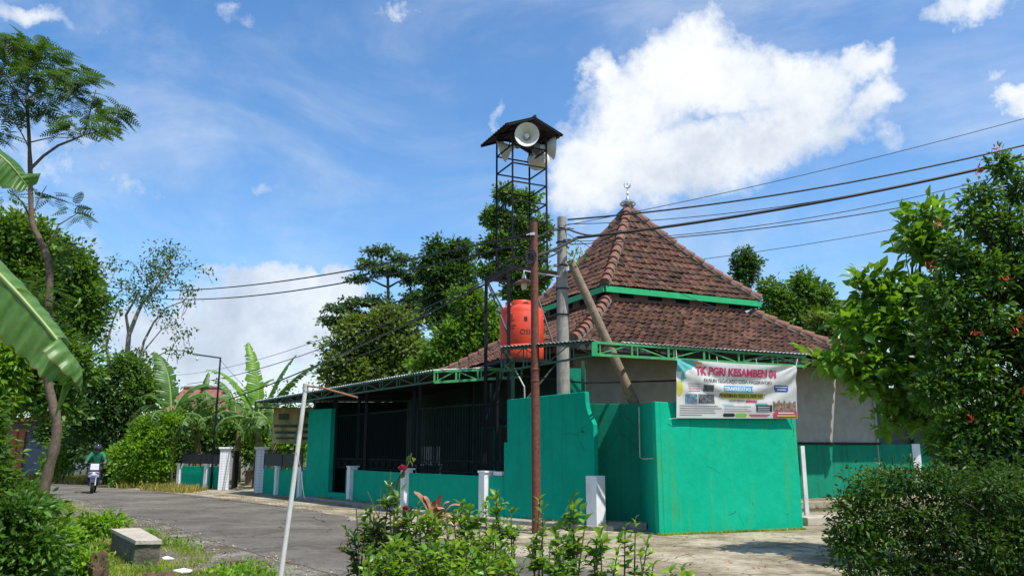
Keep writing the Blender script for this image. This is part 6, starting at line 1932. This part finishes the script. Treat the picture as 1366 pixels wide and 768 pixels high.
# loose stones, gravel and fallen leaves
def octa():
    v = np.array([(0, 0, .6), (1, 0, 0), (0, .8, .05), (-.9, 0, 0), (0, -.85, .05), (0, 0, -.5)]); f = np.array([(0, 1, 2), (0, 2, 3), (0, 3, 4), (0, 4, 1), (5, 2, 1), (5, 3, 2), (5, 4, 3), (5, 1, 4)])
    return v, f
def litter_stuff(name, label, cat, pts, tm, smin, smax, mat, z=.012, up=True):
    P = np.array(pts) + np.array([0, 0, z]); k = len(P)
    D = RNG.normal(size=(k, 3)) * np.array([1, 1, .15 if up else .3]); N = RNG.normal(size=(k, 3)) * .25 + np.array([0, 0, 1])
    S = smin + (smax - smin) * RNG.random(k) ** 2.5
    settag(leaf_obj(name, tm, P, D, N, S, mat, None), label, cat, kind='stuff')
M_gravel = leafmat('loose_gravel', (.10, .085, .06), (.34, .31, .26), trans=.0, rough=.95, gloss=.1)
shp = [(x + .1, y + .1) for x, y in near[3:11]] + [(x - 1.3, y - .8) for x, y in near[3:11]][::-1]
litter_stuff('gravel', 'loose gravel along the near edge of the asphalt', 'gravel', scatter_poly(shp, 9000, -.3, 1.1), octa(), .006, .034, M_gravel)
fe = [(x - .15, y - .1) for x, y in far[3:9]] + [(x + .8, y + .6) for x, y in far[3:9]][::-1]
litter_stuff('gravel', 'loose gravel where the asphalt meets the forecourt paving', 'gravel', scatter_poly(fe, 3000, -.2, 1.1), octa(), .005, .024, M_gravel)
M_dead = leafmat('fallen_leaf_brown', (.12, .06, .02), (.33, .20, .06), (.25, .27, .04), .85, trans=.1, rough=.8)
litter_stuff('fallen_leaves', 'dry leaves scattered over the road edge and forecourt', 'leaves', scatter_poly(apr, 900, -.1, .9) + scatter_poly(shp, 500, -.3), LF, .03, .085, M_dead, .016)
# ------------------------------------------------------------------ scooter and rider (modelled facing -Y at the origin, then placed)
M_body = simple('dark_blue_body_paint', (.02, .022, .06), .25, .15, 5, 0)
M_silverp = simple('silver_blue_panel', (.30, .32, .46), .3, .1, 5, 0)
M_tyre = simple('tyre_rubber', (.018, .018, .018), .85, .2, 20, .2)
M_glass = simple('lamp_lens', (.75, .78, .85), .15, .05, 5, 0)
M_seat = simple('black_seat_vinyl', (.02, .02, .02), .5, .1, 5, 0)
M_plate = simple('white_plate', (.78, .78, .80), .4, .03, 5, 0)
M_jacket = simple('green_jacket_cloth', (.008, .14, .075), .8, .35, 12, .2)
M_trs = simple('dark_trousers', (.016, .018, .028), .85, .2, 12, .2)
M_skin = simple('brown_skin', (.30, .155, .095), .6, .1, 10, 0)
M_helm = simple('black_helmet', (.02, .02, .024), .2, .1, 5, 0)
M_visor = simple('smoked_visor', (.05, .06, .075), .08, .05, 5, 0)
def blob_mesh(mb, rings, n=16):
    """rings: list of (center, rx, ry) stacked cross-sections in the XY plane -> closed tube of ellipses"""
    vs, fs = [], []
    for (c, rx, ry) in rings:
        for k in range(n):
            a = 2 * math.pi * k / n
            vs.append((c[0] + rx * math.cos(a), c[1] + ry * math.sin(a), c[2]))
    for i in range(len(rings) - 1):
        for k in range(n): fs.append((i * n + k, i * n + (k + 1) % n, (i + 1) * n + (k + 1) % n, (i + 1) * n + k))
    fs.append(tuple(range(n - 1, -1, -1))); fs.append(tuple(range((len(rings) - 1) * n, len(rings) * n)))
    mb.add(vs, fs)
sc_ = thing('motor_scooter', 'dark blue motor scooter with pale front panel being ridden along the road', 'motor scooter', (0, 0, 0))
AX_ = Matrix.Rotation(R(90), 4, 'Y')
for y in (-.63, .60):
    T = Matrix.Translation((0, y, .275)) @ AX_
    mb = MB(); mb.lathe([(.19, -.045), (.235, -.055), (.268, -.035), (.275, 0), (.268, .035), (.235, .055), (.19, .045), (.19, -.045)], T, 28)
    w = mb.build('wheel', M_tyre, sc_, smooth=True)
    mb = MB(); mb.lathe([(.175, -.03), (.192, -.035), (.192, .035), (.175, .03), (.175, -.03)], T, 28)
    for k in range(5):
        a = k * 2 * math.pi / 5; mb.beam((0, y + .03 * math.cos(a), .275 + .03 * math.sin(a)), (0, y + .185 * math.cos(a), .275 + .185 * math.sin(a)), .03, .02)
    mb.lathe([(.04, -.06), (.04, .06)], T, 12); mb.build('rim', M_galv_under, w, smooth=True)
mb = MB()
for s in (-1, 1): mb.tube([(s * .075, -.64, .275), (s * .075, -.56, .52), (s * .06, -.50, .62)], .02, 8)
mb.build('fork', M_galv, sc_)
mb = MB()
n = 12
for i in range(n):
    a0, a1 = R(20 + i * 12), R(20 + (i + 1) * 12)
    p0 = (0, -.63 - .31 * math.cos(a0), .275 + .31 * math.sin(a0)); p1 = (0, -.63 - .31 * math.cos(a1), .275 + .31 * math.sin(a1))
    mb.beam(p0, p1, .14, .012)
mb.build('front_mudguard', M_body, sc_)
mb = MB()
blob_mesh(mb, [((0, -.44, .30), .12, .05), ((0, -.46, .42), .19, .07), ((0, -.46, .55), .22, .09), ((0, -.45, .70), .21, .10), ((0, -.42, .84), .17, .09), ((0, -.40, .93), .12, .07)]); mb.build('leg_shield', M_body, sc_, smooth=True)
mb = MB(); mb.box((0, -.12, .285), (.34, .52, .06)); mb.build('footboard', M_seat, sc_, bevel=.02)
mb = MB()
for (y, z, w_, l_) in (): pass
blob_mesh(mb, [((0, .46, .30), .09, .22), ((0, .46, .40), .14, .34), ((0, .48, .52), .17, .42), ((0, .50, .64), .165, .45), ((0, .50, .71), .14, .44)]); mb.build('body', M_body, sc_, smooth=True)
mb = MB(); blob_mesh(mb, [((0, .42, .70), .13, .40), ((0, .42, .75), .15, .42), ((0, .42, .79), .12, .38)]); mb.build('seat', M_seat, sc_, smooth=True)
mb = MB(); blob_mesh(mb, [((0, -.42, .90), .13, .07), ((0, -.42, .96), .19, .085), ((0, -.40, 1.02), .17, .08), ((0, -.38, 1.06), .08, .05)]); hb_ = mb.build('handlebar_cowl', M_body, sc_, smooth=True)
mb = MB(); mb.tube([(-.34, -.30, 1.02), (-.2, -.36, 1.03), (.2, -.36, 1.03), (.34, -.30, 1.02)], .016, 8); mb.build('handlebar', M_seat, sc_)
for s in (-1, 1):
    mb = MB(); mb.tube([(s * .22, -.36, 1.04), (s * .27, -.38, 1.14), (s * .33, -.37, 1.20)], .008, 6)
    mb.lathe([(0, -.012), (.05, -.008), (.055, .004), (0, .008)], Matrix.Translation((s * .36, -.37, 1.22)) @ Matrix.Rotation(R(80), 4, 'X'), 14); mb.build('mirror', M_seat, sc_)
    mb = MB(); mb.box((s * .11, -.545, .60), (.13, .03, .10), s * .25); mb.box((s * .09, -.555, .72), (.11, .02, .05), s * .2); mb.build('front_panel', M_silverp, sc_, bevel=.012)
    mb = MB(); mb.box((s * .145, -.555, .70), (.07, .02, .035), s * .35); mb.build('indicator', simple('amber_lens', (.6, .25, .04), .2, .05, 5, 0), sc_, bevel=.008)
mb = MB(); blob_mesh(mb, [((0, -.50, .60), .08, .05), ((0, -.51, .66), .12, .06), ((0, -.50, .74), .10, .05)]); mb.build('headlight', M_glass, sc_, smooth=True)
mb = MB(); mb.box((0, -.50, .965), (.27, .01, .11)).box((0, -.52, .855), (.28, .012, .10)); mb.build('number_plate', M_plate, sc_, bevel=.006)
mb = MB(); mb.tube([(.17, .75, .36), (.18, .55, .33), (.15, .35, .3)], [.05, .05, .03], 12); mb.build('exhaust', M_galv_under, sc_, smooth=True)

def skin(name, joints, bones, mat, parent, rootv=0, sub=1):
    me = bpy.data.meshes.new(name)
    keys = list(joints)
    me.from_pydata([joints[k][0] for k in keys], [(keys.index(a), keys.index(b)) for a, b in bones], [])
    me.materials.append(mat)
    o = link(bpy.data.objects.new(name, me), parent)
    m = o.modifiers.new('skin', 'SKIN')
    m.use_smooth_shade = True
    for i, k in enumerate(keys):
        r_ = joints[k][1]
        me.skin_vertices[0].data[i].radius = r_ if isinstance(r_, tuple) else (r_, r_)
        me.skin_vertices[0].data[i].use_root = (i == rootv)
    s = o.modifiers.new('sub', 'SUBSURF'); s.levels = sub; s.render_levels = sub + 1
    return o
J = {'pelvis': ((0, .33, .90), (.13, .11)), 'spine': ((0, .29, 1.08), (.115, .09)), 'chest': ((0, .22, 1.28), (.145, .10)), 'neck': ((0, .17, 1.435), .05), 'jaw': ((0, .145, 1.50), (.065, .075)), 'head': ((0, .14, 1.575), (.078, .092)), 'crown': ((0, .15, 1.64), .05), 'nose': ((0, .045, 1.545), .012)}
Bn = [('pelvis', 'spine'), ('spine', 'chest'), ('chest', 'neck'), ('neck', 'jaw'), ('jaw', 'head'), ('head', 'crown'), ('jaw', 'nose')]
for s, q_ in ((-1, 'l'), (1, 'r')):
    J.update({'sh' + q_: ((s * .18, .20, 1.36), .052), 'el' + q_: ((s * .29, .02, 1.13), .038), 'wr' + q_: ((s * .31, -.25, 1.06), .025), 'pa' + q_: ((s * .305, -.31, 1.05), .028),
              'hp' + q_: ((s * .10, .29, .87), .085), 'kn' + q_: ((s * .19, -.14, .80), .058), 'an' + q_: ((s * .14, -.04, .39), .036), 'to' + q_: ((s * .15, -.19, .345), .034)})
    Bn += [('chest', 'sh' + q_), ('sh' + q_, 'el' + q_), ('el' + q_, 'wr' + q_), ('wr' + q_, 'pa' + q_), ('pelvis', 'hp' + q_), ('hp' + q_, 'kn' + q_), ('kn' + q_, 'an' + q_), ('an' + q_, 'to' + q_)]
    for f in range(4):
        x = s * (.272 + .022 * f)
        J.update({f'f{q_}{f}a': ((x, -.345, 1.062), .009), f'f{q_}{f}b': ((x, -.372, 1.038), .008), f'f{q_}{f}c': ((x, -.355, 1.012), .007)})
        Bn += [('pa' + q_, f'f{q_}{f}a'), (f'f{q_}{f}a', f'f{q_}{f}b'), (f'f{q_}{f}b', f'f{q_}{f}c')]
    J.update({f't{q_}a': ((s * .255, -.315, 1.03), .010), f't{q_}b': ((s * .25, -.345, 1.005), .008)})
    Bn += [('pa' + q_, f't{q_}a'), (f't{q_}a', f't{q_}b')]
person = skin('person', J, Bn, M_skin, None)
settag(person, 'person in a green jacket and black helmet riding the scooter towards the viewer', 'person')
JJ = {'pelvis': ((0, .33, .92), (.155, .13)), 'spine': ((0, .29, 1.08), (.145, .115)), 'chest': ((0, .22, 1.28), (.175, .13)), 'neck': ((0, .175, 1.42), .075)}
BB = [('pelvis', 'spine'), ('spine', 'chest'), ('chest', 'neck')]
for s, q_ in ((-1, 'l'), (1, 'r')):
    JJ.update({'sh' + q_: ((s * .19, .20, 1.355), .08), 'el' + q_: ((s * .30, .02, 1.13), .06), 'wr' + q_: ((s * .312, -.24, 1.062), .042)})
    BB += [('chest', 'sh' + q_), ('sh' + q_, 'el' + q_), ('el' + q_, 'wr' + q_)]
skin('jacket', JJ, BB, M_jacket, person)
TT = {'pelvis': ((0, .32, .88), (.16, .13))}; TB = []
for s, q_ in ((-1, 'l'), (1, 'r')):
    TT.update({'hp' + q_: ((s * .10, .27, .87), .105), 'kn' + q_: ((s * .19, -.15, .80), .080), 'an' + q_: ((s * .14, -.04, .42), .058)})
    TB += [('pelvis', 'hp' + q_), ('hp' + q_, 'kn' + q_), ('kn' + q_, 'an' + q_)]
skin('trousers', TT, TB, M_trs, person)
for s in (-1, 1):
    mb = MB(); blob_mesh(mb, [((s * .145, -.10, .315), .045, .125), ((s * .145, -.10, .345), .05, .13), ((s * .145, -.08, .385), .042, .095), ((s * .142, -.05, .42), .04, .055)]); mb.build('shoe', M_seat, person, smooth=True)
mb = MB(); mb.lathe([(.085, -.115), (.115, -.10), (.128, -.04), (.130, .02), (.118, .075), (.085, .115), (.04, .132), (0, .136)], Matrix.Translation((0, .14, 1.59)), 26); hl_ = mb.build('helmet', M_helm, person, smooth=True)
mb = MB()
vs, fs = [], []
for j in range(6):
    z = -.045 + .10 * j / 5; rr_ = math.sqrt(max(0, .136 ** 2 - (z - .0) ** 2))
    for i in range(13):
        a = R(-160 + 140 * i / 12); vs.append((rr_ * math.cos(a), .14 + rr_ * math.sin(a), 1.595 + z))
for j in range(5):
    for i in range(12): fs.append((j * 13 + i, j * 13 + i + 1, (j + 1) * 13 + i + 1, (j + 1) * 13 + i))
mb.add(vs, fs); mb.build('visor', M_visor, hl_, smooth=True)
pos = G(124, 657)
for o in (sc_, person):
    o.scale = (1.06, 1.06, 1.06); o.location = (pos.x, pos.y, .014); o.rotation_euler = (0, 0, R(24))
